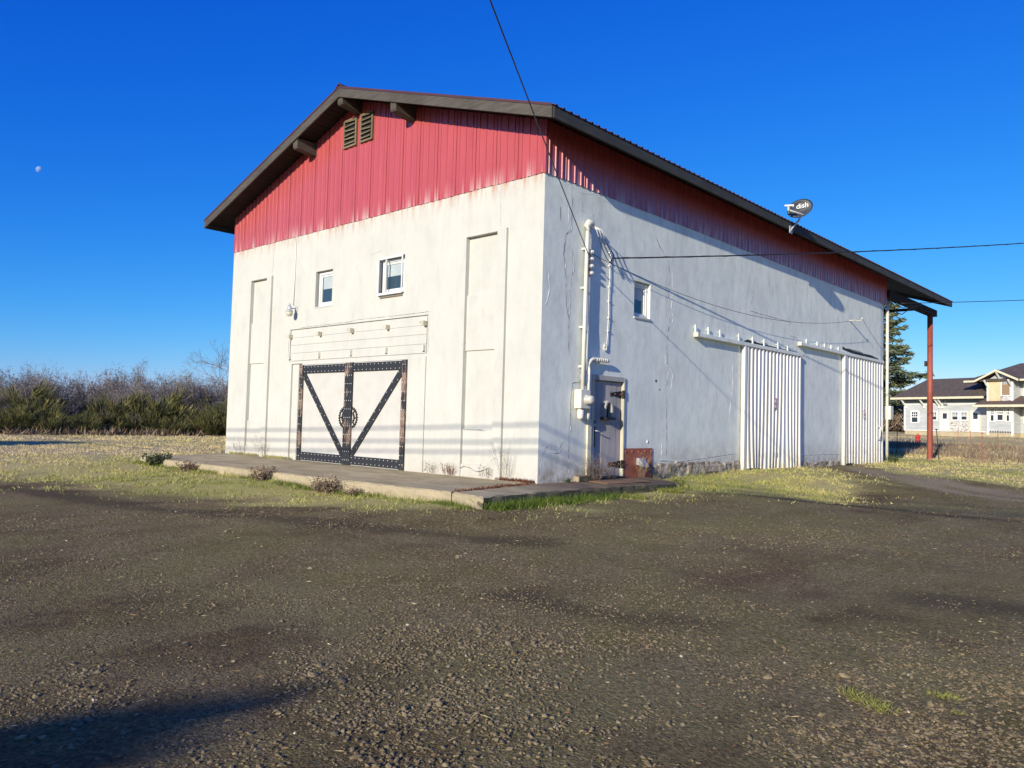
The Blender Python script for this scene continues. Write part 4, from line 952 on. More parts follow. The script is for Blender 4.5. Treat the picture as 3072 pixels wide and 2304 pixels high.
# ------------------------------------------------------------------ gravel stones
def gravel():
    ico = bmesh.new(); bmesh.ops.create_icosphere(ico, subdivisions=1, radius=1.0); bv = np.array([q.co[:] for q in ico.verts]); bf = np.array([[q.index for q in t.verts] for t in ico.faces]); ico.free()
    ov = np.array([(1, 0, 0), (-1, 0, 0), (0, 1, 0), (0, -1, 0), (0, 0, 1), (0, 0, -1.)]); of = np.array([(0, 2, 4), (2, 1, 4), (1, 3, 4), (3, 0, 4), (2, 0, 5), (1, 2, 5), (3, 1, 5), (0, 3, 5)])
    VV, FF, TT = [], [], []; o = 0
    for n, r0, r1, sv, sf, smin, smax in ((34000, 2.2, 6.0, bv, bf, .004, .016), (80000, 4.0, 12., ov, of, .005, .014), (30000, 10, 24, ov, of, .007, .018)):
        x, y, d = wedge(n, r0, r1, -46, 44)
        dens = sstep(.36, .62, .62 * vnoise(x, y, .55, 31, 4) + .38 * vnoise(x, y, 2.3, 35, 3)) * .95 + .05
        k = (rng.random(n) < dens) & (rng.random(n) > grass_mask(x, y) * 1.15) & free(x, y); x, y = x[k], y[k]; n = len(x)
        s = smin + (smax - smin) * rng.random(n) ** 2.2; s[rng.random(n) < .015] *= 1.9
        sc = s[:, None] * np.stack([rng.uniform(.8, 1.5, n), rng.uniform(.7, 1.2, n), rng.uniform(.35, .75, n)], 1)
        a = rng.uniform(0, 6.283, n); P = sv[None] * (1 + rng.uniform(-.28, .28, (n, len(sv), 1))) * sc[:, None]
        tl = rng.uniform(-.5, .5, n)[:, None]; P[..., 2] += P[..., 0] * tl
        ca, sa = np.cos(a)[:, None], np.sin(a)[:, None]; X = P[..., 0] * ca - P[..., 1] * sa; Yy = P[..., 0] * sa + P[..., 1] * ca
        z = ground_z(x, y) + s * .12
        Vv = np.stack([X + x[:, None], Yy + y[:, None], P[..., 2] + z[:, None]], -1).reshape(-1, 3)
        # tri faces
        Ff = (sf[None] + (np.arange(n) * len(sv))[:, None, None]).reshape(-1, 3) + o; o += len(Vv)
        t = np.clip(rng.normal(.42, .17, n), 0, .8); t[rng.random(n) < .003] = 1.0
        VV.append(Vv); FF.append(Ff); TT.append(np.repeat(t, len(sv)))
    tag(fast_mesh("gravel", np.concatenate(VV), np.concatenate(FF), STONE, tint=np.concatenate(TT)), "loose dark gravel scattered over the bare yard", "gravel", kind="stuff")
gravel()

# straw and leaf scraps blown over the yard
x, y, d = wedge(1100, 2.3, 14, -44, 42); k = free(x, y); x, y = x[k], y[k]; n = len(x); a = rng.uniform(0, 6.283, n)
v, f, t = blades(np.stack([x, y, ground_z(x, y) + .012], 1), np.stack([np.cos(a), np.sin(a), rng.normal(.05, .12, n)], 1), rng.uniform(.02, .07, n), rng.uniform(.004, .010, n), rng.random(n), 'quad')
tag(fast_mesh("straw_litter", v, f, tinted("straw and leaf scraps", [(0, (.16, .075, .03)), (.5, (.26, .18, .09)), (1, (.48, .39, .23))]), tint=t), "scraps of straw and dead leaf lying on the gravel", "litter", kind="stuff")

# ------------------------------------------------------------------ turf
def turf():
    VV, FF, TT = [], [], []; o = 0
    for n, r0, r1, L0, L1, w, p in ((270000, 7, 20, .015, .050, .010, 1.0), (300000, 16, 50, .020, .065, .016, 1.0), (90000, 40, 80, .04, .11, .028, 1.0)):
        x, y, d = wedge(n, r0, r1, -42, 42, p); g = grass_mask(x, y); cl = vnoise(x, y, 2.6, 41, 3)
        k = (rng.random(n) < g ** 1.3 * (.12 + 1.5 * sstep(.3, .75, cl))) & free(x, y); x, y, cl = x[k], y[k], cl[k]; n = len(x); st = straw_mask(x, y)
        edge = np.clip(1 - np.abs(inside_dist(x, y, PLAT)) / .45, 0, 1)
        L = (L0 + (L1 - L0) * rng.random(n)) * (.45 + 1.1 * sstep(.35, .7, cl) + .9 * (vnoise(x, y, 6.5, 47, 2) > .66)) * (1 + 1.1 * edge); 
        D = np.stack([rng.normal(0, .6, n), rng.normal(0, .6, n), np.full(n, 1.)], 1)
        P = np.stack([x, y, ground_z(x, y) - .004], 1); t = np.clip(st * .8 + rng.normal(.10, .17, n), 0, 1)
        v, f, t = blades(P, D, L, w * rng.uniform(.6, 1.3, n), t); VV.append(v); FF.append(f + o); TT.append(t); o += len(v)
    tag(fast_mesh("grass", np.concatenate(VV), np.concatenate(FF), GREEN, tint=np.concatenate(TT)), "short patchy winter grass around the warehouse", "grass", kind="stuff")
turf()

def clump(n, rad, h, spread, w, tlo, thi, shape='tri', r=rng, ell=1.0):
    a = r.uniform(0, 6.283, n); d = rad * np.sqrt(r.random(n)); x, y = d * np.cos(a), d * np.sin(a) * ell
    D = np.stack([x / rad * spread + r.normal(0, .3, n), y / rad * spread + r.normal(0, .3, n), np.full(n, 1.)], 1)
    return blades(np.stack([x, y, np.zeros(n) - .005], 1), D, h * r.uniform(.45, 1.1, n), w * r.uniform(.6, 1.2, n), r.uniform(tlo, thi, n), shape, r)

def plant(name, x, y, h, rad, n, label, cat, mat, tl=(0, 1), spread=1.1, w=.006, z=None, group=None, leaf=0, leafsize=.02, leafmat=None, wallside=None, ell=1.0):
    z = float(ground_z(x, y)) if z is None else z
    t = thing(name, label, cat, (x, y, z), group)
    a = rng.uniform(0, 6.283, n); d = rad * .35 * np.sqrt(rng.random(n)); bx, by = d * np.cos(a), d * np.sin(a) * ell
    D = unit(np.stack([bx / rad * spread * 2 + rng.normal(0, .22, n), by / rad * spread * 2 + rng.normal(0, .22, n), np.full(n, 1.)], 1))
    if wallside is not None: k = D @ np.array(wallside) < 0; D[k] -= 2 * (D[k] @ np.array(wallside))[:, None] * np.array(wallside)
    L = h * rng.uniform(.5, 1.05, n); P = np.stack([bx + x, by + y, np.full(n, z - .01)], 1)
    v, f, tt = blades(P, D, L, w, rng.uniform(*tl, n), 'quad'); VV, FF, TT = [v], [f], [tt]; o = len(v)
    m = n * 3; i = rng.integers(0, n, m); s = rng.uniform(.35, .95, m)[:, None]; P2 = P[i] + D[i] * L[i][:, None] * s; D2 = D[i] + rng.normal(0, .6, (m, 3))
    v, f, tt = blades(P2, D2, h * rng.uniform(.1, .3, m), w * .7, rng.uniform(*tl, m), 'quad'); VV.append(v); FF.append(f + o); TT.append(tt)
    fast_mesh("stems", np.concatenate(VV), np.concatenate(FF), mat, t, np.concatenate(TT))
    if leaf:
        i = rng.integers(0, n, leaf); s = rng.uniform(.2, 1.05, leaf)[:, None]; P3 = P[i] + D[i] * L[i][:, None] * s + rng.normal(0, .025 * h / .4, (leaf, 3))
        v, f, tt = blades(P3, rng.normal(size=(leaf, 3)), leafsize * rng.uniform(.6, 1.5, leaf), leafsize * .8, rng.uniform(0, 1, leaf), 'quad'); fast_mesh("leaves", v, f, leafmat or mat, t, tt)
    return t
# shrubby weeds growing along the platform's front edge
plant("weed_shrub", -9.75, -3.02, .36, .36, 60, "dark green leafy weed at the left end of the platform edge", "weed", DEAD, leaf=700, leafsize=.055, leafmat=DKGREEN)
plant("weed_shrub", -7.95, -3.02, .26, .45, 80, "low grey brown weed patch on the platform edge near its left end", "weed", DEAD, leaf=600, leafsize=.04)
plant("weed_shrub", -4.8, -2.98, .34, .38, 80, "grey seed-headed weed on the platform edge below the double door", "weed", DEAD, leaf=700, leafsize=.035)
plant("weed_shrub", -2.55, -2.95, .36, .42, 90, "largest purplish grey weed on the platform edge right of the double door", "weed", DEAD, leaf=900, leafsize=.035)
plant("weed_shrub", -1.75, -2.92, .18, .3, 50, "low brown weed beside the largest weed on the platform edge", "weed", DEAD, leaf=260, leafsize=.03)
# weeds against the walls
for x, h, lb, mt in ((-11.15, .55, "sparse dry stems at the left foot of the front wall", DEAD), (-9.95, .75, "tall dry stems beside the left wall recess", DEAD), (-2.95, .32, "dotted seed stems at the wall right of the double door", DEAD), (-2.35, .30, "rust coloured weed at the foot of the right wall recess", RUSTW), (-1.25, .34, "dark flower-headed stems under the right wall recess", DEAD), (-.72, .95, "tall wispy dry stems near the wall corner", DEAD)):
    plant("wall_weed", x, -.12, h, .3, 26 if mt is DEAD else 70, lb, "weed", mt, z=0., w=.004, spread=.5, leaf=30 if h < .5 else 12, leafsize=.03, wallside=(0, -1, 0))
for x0, x1, lb in ((-11.9, -10.3, "low green weeds along the left foot of the front wall"), (-10.0, -8.6, "brownish low weeds along the wall left of the double door"), (-1.0, -.05, "red and green low weeds at the near wall corner")):
    n = 420; x = rng.uniform(x0, x1, n); y = -np.abs(rng.normal(.03, .05, n)); v, f, t = blades(np.stack([x, y, np.full(n, -.004)], 1), np.stack([rng.normal(0, .5, n), -np.abs(rng.normal(.3, .3, n)), np.ones(n)], 1), rng.uniform(.03, .10, n), .012, rng.uniform(0, .7, n), 'quad')
    tag(fast_mesh("weed_row", v, f, GREEN if x0 < -1.5 else RUSTW, tint=t), lb, "weeds", kind="stuff")
plant("wall_weed", .14, .72, .12, .15, 50, "small green weed at the side wall just past the corner", "weed", DKGREEN, z=0., leaf=60, wallside=(1, 0, 0))
plant("dry_bush", .22, 1.42, .62, .42, 130, "brown twiggy dead bush left of the plank door", "weed", DEAD, z=0., w=.005, leaf=160, leafsize=.02, wallside=(1, 0, 0), spread=.9)
plant("dry_bush", .15, 1.95, .50, .3, 50, "thin dead stems in front of the plank door foot", "weed", DEAD, z=0., w=.005, leaf=30, leafsize=.02, wallside=(1, 0, 0))
plant("dry_bush", .14, 3.30, .62, .2, 34, "straw coloured stems in front of the steel plate", "weed", DEAD, z=0., w=.008, tl=(.7, 1), spread=.35, wallside=(1, 0, 0))
plant("wall_weed", .1, 3.95, .40, .15, 20, "few dry stems right of the steel plate", "weed", DEAD, z=-.1, w=.006, tl=(.5, 1), spread=.4, wallside=(1, 0, 0))
plant("wall_weed", 1.15, 3.15, .26, .2, 60, "bright green broad weed at the far end of the platform", "weed", LUSH, leaf=120, leafsize=.05, leafmat=LUSH)
plant("wall_weed", .25, 20.1, .35, .3, 80, "green weed at the far corner of the side wall", "weed", LUSH, leaf=120, leafsize=.06, leafmat=DKGREEN)
# grass fringe beside the side slab
n = 3800; y = rng.uniform(-2.7, .9, n) ; x = 1.24 + np.abs(rng.normal(0, .16, n)); k = rng.random(n) < .3 + .7 * sstep(.9, -1.4, y); x, y = x[k], y[k]; n = len(x)
v, f, t = blades(np.stack([x, y, ground_z(x, y) - .01], 1), np.stack([rng.normal(.1, .45, n), rng.normal(0, .45, n), np.ones(n)], 1), rng.uniform(.05, .20, n), .010, np.clip(rng.normal(.22, .15, n), 0, 1))
tag(fast_mesh("grass_fringe", v, f, LUSH, tint=t), "long green grass fringe against the mossy platform side", "grass", kind="stuff")
for (x, y, r_, h, lb) in ((1.55, .95, .20, .15, "pale green spreading tuft by the platform side near the steel plate"), (1.62, 2.15, .20, .15, "green tuft by the far part of the platform side")):
    v, f, t = clump(260, r_, h, 1.7, .013, .4, 1.); v[:, 0] += x; v[:, 1] += y; v[:, 2] += float(ground_z(x, y)); tag(fast_mesh("grass_tuft", v, f, LUSH, tint=t), lb, "grass tuft")
n = 9000; x = rng.uniform(-11.2, 1.2, n); y = np.interp(x, [-11.2, -10.85, -4.2, .44, 1.2], [-2.3, -3.0, -2.9, -2.66, -2.8]) - np.abs(rng.normal(0, .10, n)) - .01; k = rng.random(n) < sstep(.38, .62, vnoise(x, y * 0, 1.1, 63, 3)); x, y = x[k], y[k]; n = len(x)
v, f, t = blades(np.stack([x, y, ground_z(x, y) - .01], 1), np.stack([rng.normal(0, .5, n), rng.normal(-.1, .5, n), np.ones(n)], 1), rng.uniform(.03, .13, n), .010, np.clip(rng.normal(.4, .25, n), 0, 1))
tag(fast_mesh("grass_fringe", v, f, LUSH, tint=t), "ragged grass fringe along the front edge of the platform", "grass", kind="stuff")
# tufts in the yard
for (x, y, r_, n_, el, rot, lb) in ((7.97, -6.40, .10, 130, .8, 0, None), ):
    pass
def yard_tuft(pts, h, lb):
    VV, FF, TT = [], [], []; o = 0
    for x, y, r_, n_ in pts:
        v, f, t = clump(n_, r_, h, 1.5, .007, .55, 1.); v[:, 0] += x; v[:, 1] += y; v[:, 2] += float(ground_z(x, y)); VV.append(v); FF.append(f + o); TT.append(t); o += len(v)
    tag(fast_mesh("grass_tuft", np.concatenate(VV), np.concatenate(FF), LUSH, tint=np.concatenate(TT)), lb, "grass tuft")
yard_tuft([(7.98, -6.36, .05, 40), (8.05, -6.42, .06, 60), (8.12, -6.46, .07, 80), (8.19, -6.50, .06, 60), (8.25, -6.53, .05, 50)], .06, "largest yellow green grass tuft growing in the foreground gravel")
yard_tuft([(8.37, -6.02, .06, 60), (8.44, -6.03, .06, 60)], .05, "second grass tuft in the gravel right of the largest one")
yard_tuft([(8.53, -6.27, .03, 30)], .04, "tiny grass tuft in the gravel nearest the right corner")
# dry litter in the platform joint
n = 900; s = rng.random(n) ** .7; x = .02 + .42 * s + rng.normal(0, .05, n) * (1 - .5 * s); y = -.15 - 2.35 * s + rng.normal(0, .06, n); k = rng.random(n) < np.where(s < .8, 1, .3); x, y = x[k], y[k]; n = len(x)
v, f, t = blades(np.stack([x, y, np.full(n, .0)], 1), np.stack([rng.normal(0, 1, n), rng.normal(0, 1, n), np.abs(rng.normal(.5, .4, n))], 1), rng.uniform(.02, .07, n), .02, rng.random(n), 'quad')
tag(fast_mesh("dry_weeds", v, f, RUSTW, tint=t), "reddish dry weeds filling the joint between the platform slabs", "weeds", kind="stuff")
# tall dry grass beyond the porch post
n = 26000; x = rng.uniform(-8, 9, n); y = 22.5 + 26 * rng.random(n); cl = vnoise(x, y, .5, 61, 3); k = (rng.random(n) < sstep(.42, .65, cl)) & ((x > -1.0) | (y > 28)); x, y = x[k], y[k]; n = len(x)
v, f, t = blades(np.stack([x, y, ground_z(x, y) - .01], 1), np.stack([rng.normal(0, .35, n), rng.normal(0, .35, n), np.ones(n)], 1), rng.uniform(.15, .55, n) * sstep(20, 30, y), .03, rng.uniform(.15, 1, n), 'tri')
tag(fast_mesh("dry_grass", v, f, DEAD, tint=t), "tall brown dry grass beyond the porch post", "dry grass", kind="stuff")

# ------------------------------------------------------------------ thicket at the left
def twigs(h, seed, n0=7, depth=4, spread=.5):
    r = np.random.default_rng(seed); seg = []
    def grow(p, d, L, rad, k):
        q = p + d * L; seg.append((p, q, rad, rad * .72))
        if k == 0: return
        for _ in range(r.integers(2, 4)):
            nd = unit(d + r.normal(0, spread, 3) + np.array([0, 0, .16])); grow(p + d * L * r.uniform(.55, 1), nd, L * r.uniform(.6, .85), rad * .62, k - 1)
    for _ in range(n0):
        d = unit(np.array([r.normal(0, .35), r.normal(0, .35), 1.])); grow(np.array([r.normal(0, .25), r.normal(0, .25), 0.]), d, h * r.uniform(.24, .36), h * .008, depth)
    return seg
def seg_mesh(seg):
    A = np.array([s[0] for s in seg]); Bq = np.array([s[1] for s in seg]); ra = np.array([s[2] for s in seg])[:, None]; rb = np.array([s[3] for s in seg])[:, None]
    D = unit(Bq - A); U = unit(np.cross(D, np.where(np.abs(D[:, 2:]) > .9, [[1., 0, 0]], [[0, 0, 1.]]))); Wv = np.cross(D, U); V = []
    for P, r_ in ((A, ra), (Bq, rb)):
        for k in range(3): a = 2 * math.pi * k / 3; V.append(P + r_ * (math.cos(a) * U + math.sin(a) * Wv))
    V = np.stack(V, 1).reshape(-1, 3); b = np.arange(len(seg))[:, None] * 6
    F = np.concatenate([b + np.array([[k, (k + 1) % 3, 3 + (k + 1) % 3, 3 + k]]) for k in range(3)]); return V, F
bare = []
for i in range(4):
    V, F = seg_mesh(twigs(4.6, 100 + i, 11, 5, .42)); V = V; t = np.repeat(rng.uniform(0, 1, len(V) // 6), 6)
    n = 2600; j = rng.integers(0, len(V), n); v2, f2, t2 = blades(V[j] + rng.normal(0, .05, (n, 3)), rng.normal(size=(n, 3)) + [0, 0, .4], .16, .03, rng.random(n), 'quad')
    bare.append((np.concatenate([V, v2]), np.concatenate([F, f2 + len(V)]), np.concatenate([t, t2])))
def rowx(y): return -37.2 + (y - .4) * .2
r3 = np.random.default_rng(5); protos = []
for i, (V, F, t) in enumerate(bare): protos.append(None)
k = 0
for row, (off, hmul) in enumerate(((-3.6, .42), (-5.4, .60), (-6.8, .82), (-8.5, .92), (-10.5, 1.0), (-14, 1.1))):
    for y in np.arange(-12, 30, 2.3):
        i = int(r3.integers(0, 4)); yy = y + r3.uniform(-.8, .8); xx = rowx(yy) + off + r3.uniform(-1, 1); hh = hmul * r3.uniform(.72, 1.12)
        if 9 < yy < 15 and row == 2: hh *= 1.05
        if protos[i] is None:
            o = fast_mesh("bare_shrub", bare[i][0], bare[i][1], TWIG, tint=bare[i][2]); protos[i] = o
        else: o = protos[i].copy(); COL.objects.link(o)
        o.location = (xx, yy, float(ground_z(xx, yy)) - .05); o.rotation_euler = (0, 0, r3.uniform(0, 6.28)); o.scale = (hh, hh, hh * r3.uniform(.9, 1.1))
        tag(o, "leafless purplish grey shrub in the thicket along the left field", "shrub", "bare shrubs of the left thicket")
broom = []
for i in range(3):
    r = np.random.default_rng(40 + i); K = 85; a = r.uniform(0, 6.283, K); d = 1.5 * np.sqrt(r.random(K)); top = 2.3 * np.sqrt(np.clip(1 - (d / 2.0) ** 2, 0, 1)) * r.uniform(.65, 1.2, K)
    C = np.stack([d * np.cos(a), d * np.sin(a), top * r.uniform(.15, 1.0, K) ** .7 - .55], 1); C[:, 2] = np.maximum(C[:, 2], 0)
    A = unit(np.stack([np.cos(a) * d * .55 + r.normal(0, .25, K), np.sin(a) * d * .55 + r.normal(0, .25, K), np.full(K, 1.)], 1)); m = 62
    P = np.repeat(C, m, 0) + r.normal(0, .10, (K * m, 3)); D = unit(np.repeat(A, m, 0) + r.normal(0, .26, (K * m, 3))); n = K * m; P = P + D * r.uniform(0, .45, n)[:, None]
    broom.append(blades(P, D, r.uniform(.25, .75, n), .03, np.clip(np.repeat(r.normal(.45, .22, K), m) + r.normal(0, .1, n), 0, 1), 'quad', r))
protos = [None] * 3
for off, hm in ((-1.6, .78), (-3.6, 1.0), (-6.0, 1.12)):
    for y in np.arange(-11, 28, 2.0):
        i = int(r3.integers(0, 3)); yy = y + r3.uniform(-.7, .7); xx = rowx(yy) + off + r3.uniform(-.9, .9); hh = hm * r3.uniform(.55, 1.15)
        if protos[i] is None: o = fast_mesh("broom_bush", broom[i][0], broom[i][1], BROOM, tint=broom[i][2]); protos[i] = o
        else: o = protos[i].copy(); COL.objects.link(o)
        o.location = (xx, yy, float(ground_z(xx, yy)) - .05); o.rotation_euler = (0, 0, r3.uniform(0, 6.28)); o.scale = (hh * 1.1, hh * 1.1, hh)
        tag(o, "dark green broom bush at the edge of the left field", "bush", "broom bushes along the left field")
# brown scrub at the thicket's foot
n = 9000; y = rng.uniform(-12, 26, n); x = rowx(y) + np.abs(rng.normal(0, 1.0, n)) - 1.4; cl = vnoise(x, y, .7, 71, 3); k = rng.random(n) < sstep(.35, .6, cl); x, y = x[k], y[k]; n = len(x)
v, f, t = blades(np.stack([x, y, ground_z(x, y) - .02], 1), np.stack([rng.normal(0, .7, n), rng.normal(0, .7, n), np.ones(n)], 1), rng.uniform(.15, .65, n), .05, rng.uniform(0, .9, n), 'quad')
tag(fast_mesh("dry_scrub", v, f, DEAD, tint=t), "brown dead scrub along the foot of the broom thicket", "scrub", kind="stuff")
def bare_tree(name, x, y, h, label, seed, lean=(0, 0), n0=1, depth=7, spread=.42, r0=.16):
    r = np.random.default_rng(seed); seg = []; tr = []
    def grow(p, d, L, rad, k):
        q = p + d * L; (tr if k >= depth - 1 else seg).append((p, q, rad, rad * .75))
        if k == 0: return
        for _ in range(3 if k == depth - 1 else (2 if k > 2 else r.integers(2, 4))):
            nd = unit(d + r.normal(0, spread, 3) + np.array([0, 0, .10])); grow(q, nd, L * r.uniform(.62, .86), rad * .64, k - 1)
        if k > 0: grow(p + d * L * .5, unit(d + r.normal(0, .7, 3)), L * .6, rad * .45, max(0, k - 2))
    t = thing(name, label, "tree", (x, y, float(ground_z(x, y)) - .05)); o = np.array([x, y, float(ground_z(x, y)) - .05])
    grow(o, unit(np.array([lean[0], lean[1], 1.])), h * .25, r0, depth)
    V, F = seg_mesh(tr); fast_mesh("trunk", V, F, M['bark'], t)
    V, F = seg_mesh(seg); fast_mesh("crown", V, F, TWIG, t, rng.uniform(0, .8, len(V)))
bare_tree("bare_tree", -41.2, 15.7, 9.6, "taller leafless tree half hidden behind the left wall edge", 9, spread=.52, r0=.10)

# ------------------------------------------------------------------ fir behind the old house
def fir(x, y, h, label):
    z0 = float(ground_z(x, y)); t = thing("fir_tree", label, "tree", (x, y, z0)); r = np.random.default_rng(77)
    MB().tube([(x, y, z0 - .1), (x, y, z0 + h * .5), (x, y, z0 + h)], [.45, .28, .04], 8).build("trunk", M['bark'], t)
    seg = []; VV, FF, TT = [], [], []; o = 0; zz = 2.2
    while zz < h - .3:
        R = (h - zz) * .385 * (.75 + .25 * math.sin(zz * 2.1)) + .3; R = min(R, 7.0)
        for _ in range(3):
            a = r.uniform(0, 6.283); L = R * r.uniform(.45, 1.15); up = .22 if zz > h * .6 else .05; d = np.array([math.cos(a), math.sin(a), up]); b = np.array([x, y, z0 + zz])
            pts = [b + d * L * s + np.array([0, 0, -.10 * L * s * s + .05 * L * s ** 4]) for s in np.linspace(0, 1, 5)]
            for p, q in zip(pts[:-1], pts[1:]): seg.append((p, q, .05, .03))
            n = int(34 * L) + 20; s = r.uniform(.18, 1.0, n) ** .8; i = np.minimum((s * 4).astype(int), 3); fr = s * 4 - i; pp = np.array(pts); P = pp[i] + (pp[i + 1] - pp[i]) * fr[:, None]
            side = np.array([-math.sin(a), math.cos(a), 0]); w = .32 * L * (1 - s * .75) + .15; P = P + side * (r.normal(0, .45, n) * w)[:, None]; P[:, 2] += r.normal(-.05, .10, n)
            D = d[None] * r.uniform(.2, 1, n)[:, None] + side * r.normal(0, .7, n)[:, None] + np.array([0, 0, -.15]) + r.normal(0, .2, (n, 3))
            v, f, tt = blades(P, D, r.uniform(.35, .75, n), .17, np.clip(r.normal(.45, .22, n), 0, 1), 'quad', r); VV.append(v); FF.append(f + o); TT.append(tt); o += len(v)
        zz += r.uniform(.16, .30)
    V, F = seg_mesh(seg); fast_mesh("branches", V, F, M['bark'], t); fast_mesh("crown", np.concatenate(VV), np.concatenate(FF), FIR, t, np.concatenate(TT))
fir(-21.7, 89.0, 19.0, "large fir tree between the warehouse corner and the old white house")
n = 5000; y = rng.uniform(86, 104, n); x = rng.uniform(-30, -18, n); hh = 3.2 * vnoise(x, y, .25, 81, 3); P = np.stack([x, y, ground_z(x, y) + hh * rng.random(n) * 1.3], 1)
v, f, t = blades(P, rng.normal(0, .6, (n, 3)) + [0, 0, 1], rng.uniform(.4, 1.2, n), .12, rng.uniform(.1, .9, n), 'quad'); tag(fast_mesh("undergrowth", v, f, DEAD, tint=t), "brown undergrowth behind the old white house", "undergrowth", kind="stuff")

# ------------------------------------------------------------------ the old house beyond the yard
def board_mat(name, c1, c2, peel=None):
    m, n, l, b = new_mat(name); tc = n.new("ShaderNodeTexCoord"); p = tc.outputs["Object"]; f = noise(n, l, p, 1.2, 6, .75, (.35, .35, 2.4)); col = mixc(n, l, maprange(n, l, f, .36, .66), c1, c2)
    if peel: g = noise(n, l, p, 7, 5, .8, (.5, .5, 2)); col = mixc(n, l, maprange(n, l, g, .50, .56), col, peel)
    l.new(col, b.inputs["Base Color"]); b.inputs["Roughness"].default_value = .8; return m
HM = dict(wall=board_mat("faded white boards", (.52, .53, .52), (.36, .375, .385)), peel=board_mat("peeling white boards", (.72, .70, .66), (.62, .60, .55), (.16, .12, .09)), cream=simple("cream trim", (.72, .66, .46), (.64, .56, .38), 3, .7), trim=simple("white house trim", (.76, .76, .72), rough=.7),
          shing=simple("dark shingles", (.075, .056, .045), (.13, .10, .08), 3.2, .95, .3, stretch=(1, 1, 2.5)), brown=simple("brown shingles", (.10, .065, .052), (.15, .10, .08), 3, .95), found=simple("cream footing", (.50, .41, .26), (.40, .33, .22), 2, .9), ply=simple("bare plywood", (.72, .58, .36), (.60, .45, .25), 1.6, .8), tan=simple("tan board", (.30, .20, .11), rough=.8), dark=simple("dark house pane", (.035, .04, .045), rough=.2), shadow=simple("dark eave shade", (.22, .25, .27), (.17, .2, .22), 2, .8))
HO = thing("old_house", "abandoned white two storey house with dark shingle roof and boarded upper window", "house", (-14.681, 73.352, 1.201)); HO.rotation_euler = (0, 0, math.radians(-20)); ORG[HO.name] = (0, 0, 0)
def hb(name, m, *boxes, parent=HO, bevel=0):
    mb = MB()
    for b in boxes: mb.box(*b)
    return mb.build(name, HM[m] if isinstance(m, str) else m, parent, bevel)
hb("foundation", "found", (.02, 22, .06, 8, -.6, .13)); hb("wall", "wall", (0, 9.0, 0, 7.5, .135, 3.3)); hb("corner_board", "trim", (-.03, .12, -.03, .1, .14, 2.82)); hb("corner_board", "trim", (-.02, 9.0, -.02, .0, 2.72, 2.82)); hb("base_board", "trim", (.12, 9, -.02, .0, .14, .22)); hb("eave_shade_band", "shadow", (.13, 8.9, -.02, .0, 2.83, 3.25))  # last band carries the shade under the eave in its colour
def hroof(name, m, quads, th=.12, parent=HO):
    mb = MB()
    for q in quads: q = [np.array(p, float) for p in q]; n = len(q); mb.add([tuple(p) for p in q] + [tuple(p - np.array([0, 0, th])) for p in q], [tuple(range(n)), tuple(range(n, 2 * n))[::-1]] + [(i, (i + 1) % n, n + (i + 1) % n, n + i) for i in range(n)])
    return mb.build(name, HM[m], parent)
hroof("roof", "shing", [[(-.84, -.9, 3.44), (8.6, -.9, 3.42), (8.6, 2.9, 5.42), (.55, 2.9, 5.42)], [(-.84, -.9, 3.44), (.55, 2.9, 5.42), (-.84, 7, 3.44)], [(.55, 2.9, 5.42), (8.6, 2.9, 5.42), (8.6, 7, 3.42), (-.84, 7, 3.44)]])
hb("eave_fascia", "cream", (-.9, 8.6, -.96, -.89, 3.22, 3.42)); hb("eave_fascia", "cream", (-.92, -.85, -.89, 7, 3.22, 3.42))
for u in (.2, 2.2, 3.75, 4.08): MB().bar((u, -.0, 2.5), (u, -.75, 3.2), .10, .12, (0, 1, 0)).box(u - .07, u + .07, -.12, -.02, 2.38, 2.8).build("bracket", HM['trim'], HO)
def hwin(u0, u1, z0, z1, v=0., muntins=(3, 2), frac=.5, name="window"):
    w = hb(name, "trim", (u0, u1, v - .07, v - .005, z0, z1)); a, b, c, d = u0 + .13, u1 - .13, z0 + .12, z1 - .13
    hb("pane", "dark", (a, b, v - .078, v - .071, c, d), parent=w); mid = c + (d - c) * (1 - frac); bars = [(a, b, v - .095, v - .079, mid - .04, mid + .04)]
    for i in range(1, muntins[0]): u = a + (b - a) * i / muntins[0]; bars.append((u - .025, u + .025, v - .093, v - .079, mid + .041, d))
    for j in range(1, muntins[1]): z = mid + (d - mid) * j / muntins[1]; bars.append((a, b, v - .100, v - .0935, z - .025, z + .025))
    hb("muntin", "trim", *bars, parent=w); return w
hwin(.75, 1.62, .87, 2.13); hwin(2.75, 3.6, 1.14, 2.09); hwin(4.97, 5.73, 1.16, 2.09); hwin(5.86, 6.61, 1.17, 2.09)
for u0, u1 in ((3.9, 4.72), (6.88, 7.70)):
    d = hb("door", "trim", (u0, u1, -.06, -.005, .24, 2.06)); hb("door_pane", "dark", (u0 + .22, u1 - .18, -.068, -.061, 1.35, 1.88), parent=d); hb("door_frame", "cream", (u0 - .1, u0, -.08, -.005, .24, 2.14), (u1, u1 + .1, -.08, -.005, .24, 2.14), (u0, u1, -.08, -.005, 2.062, 2.14), parent=d); MB().lathe((u0 + .1, -.06, 1.15), [(0, .03), (.06, .035)], (0, -1, 0), 8).build("knob", M['galv'], d)
hb("peeling_panel", "peel", (4.85, 6.72, -.03, -.004, .15, 1.10)); MB().lathe((4.55, -.35, 2.72), [(0, .22), (.08, .14), (.2, .04)], (0, .3, 1), 10).build("porch_lamp", M['galv'], HO)
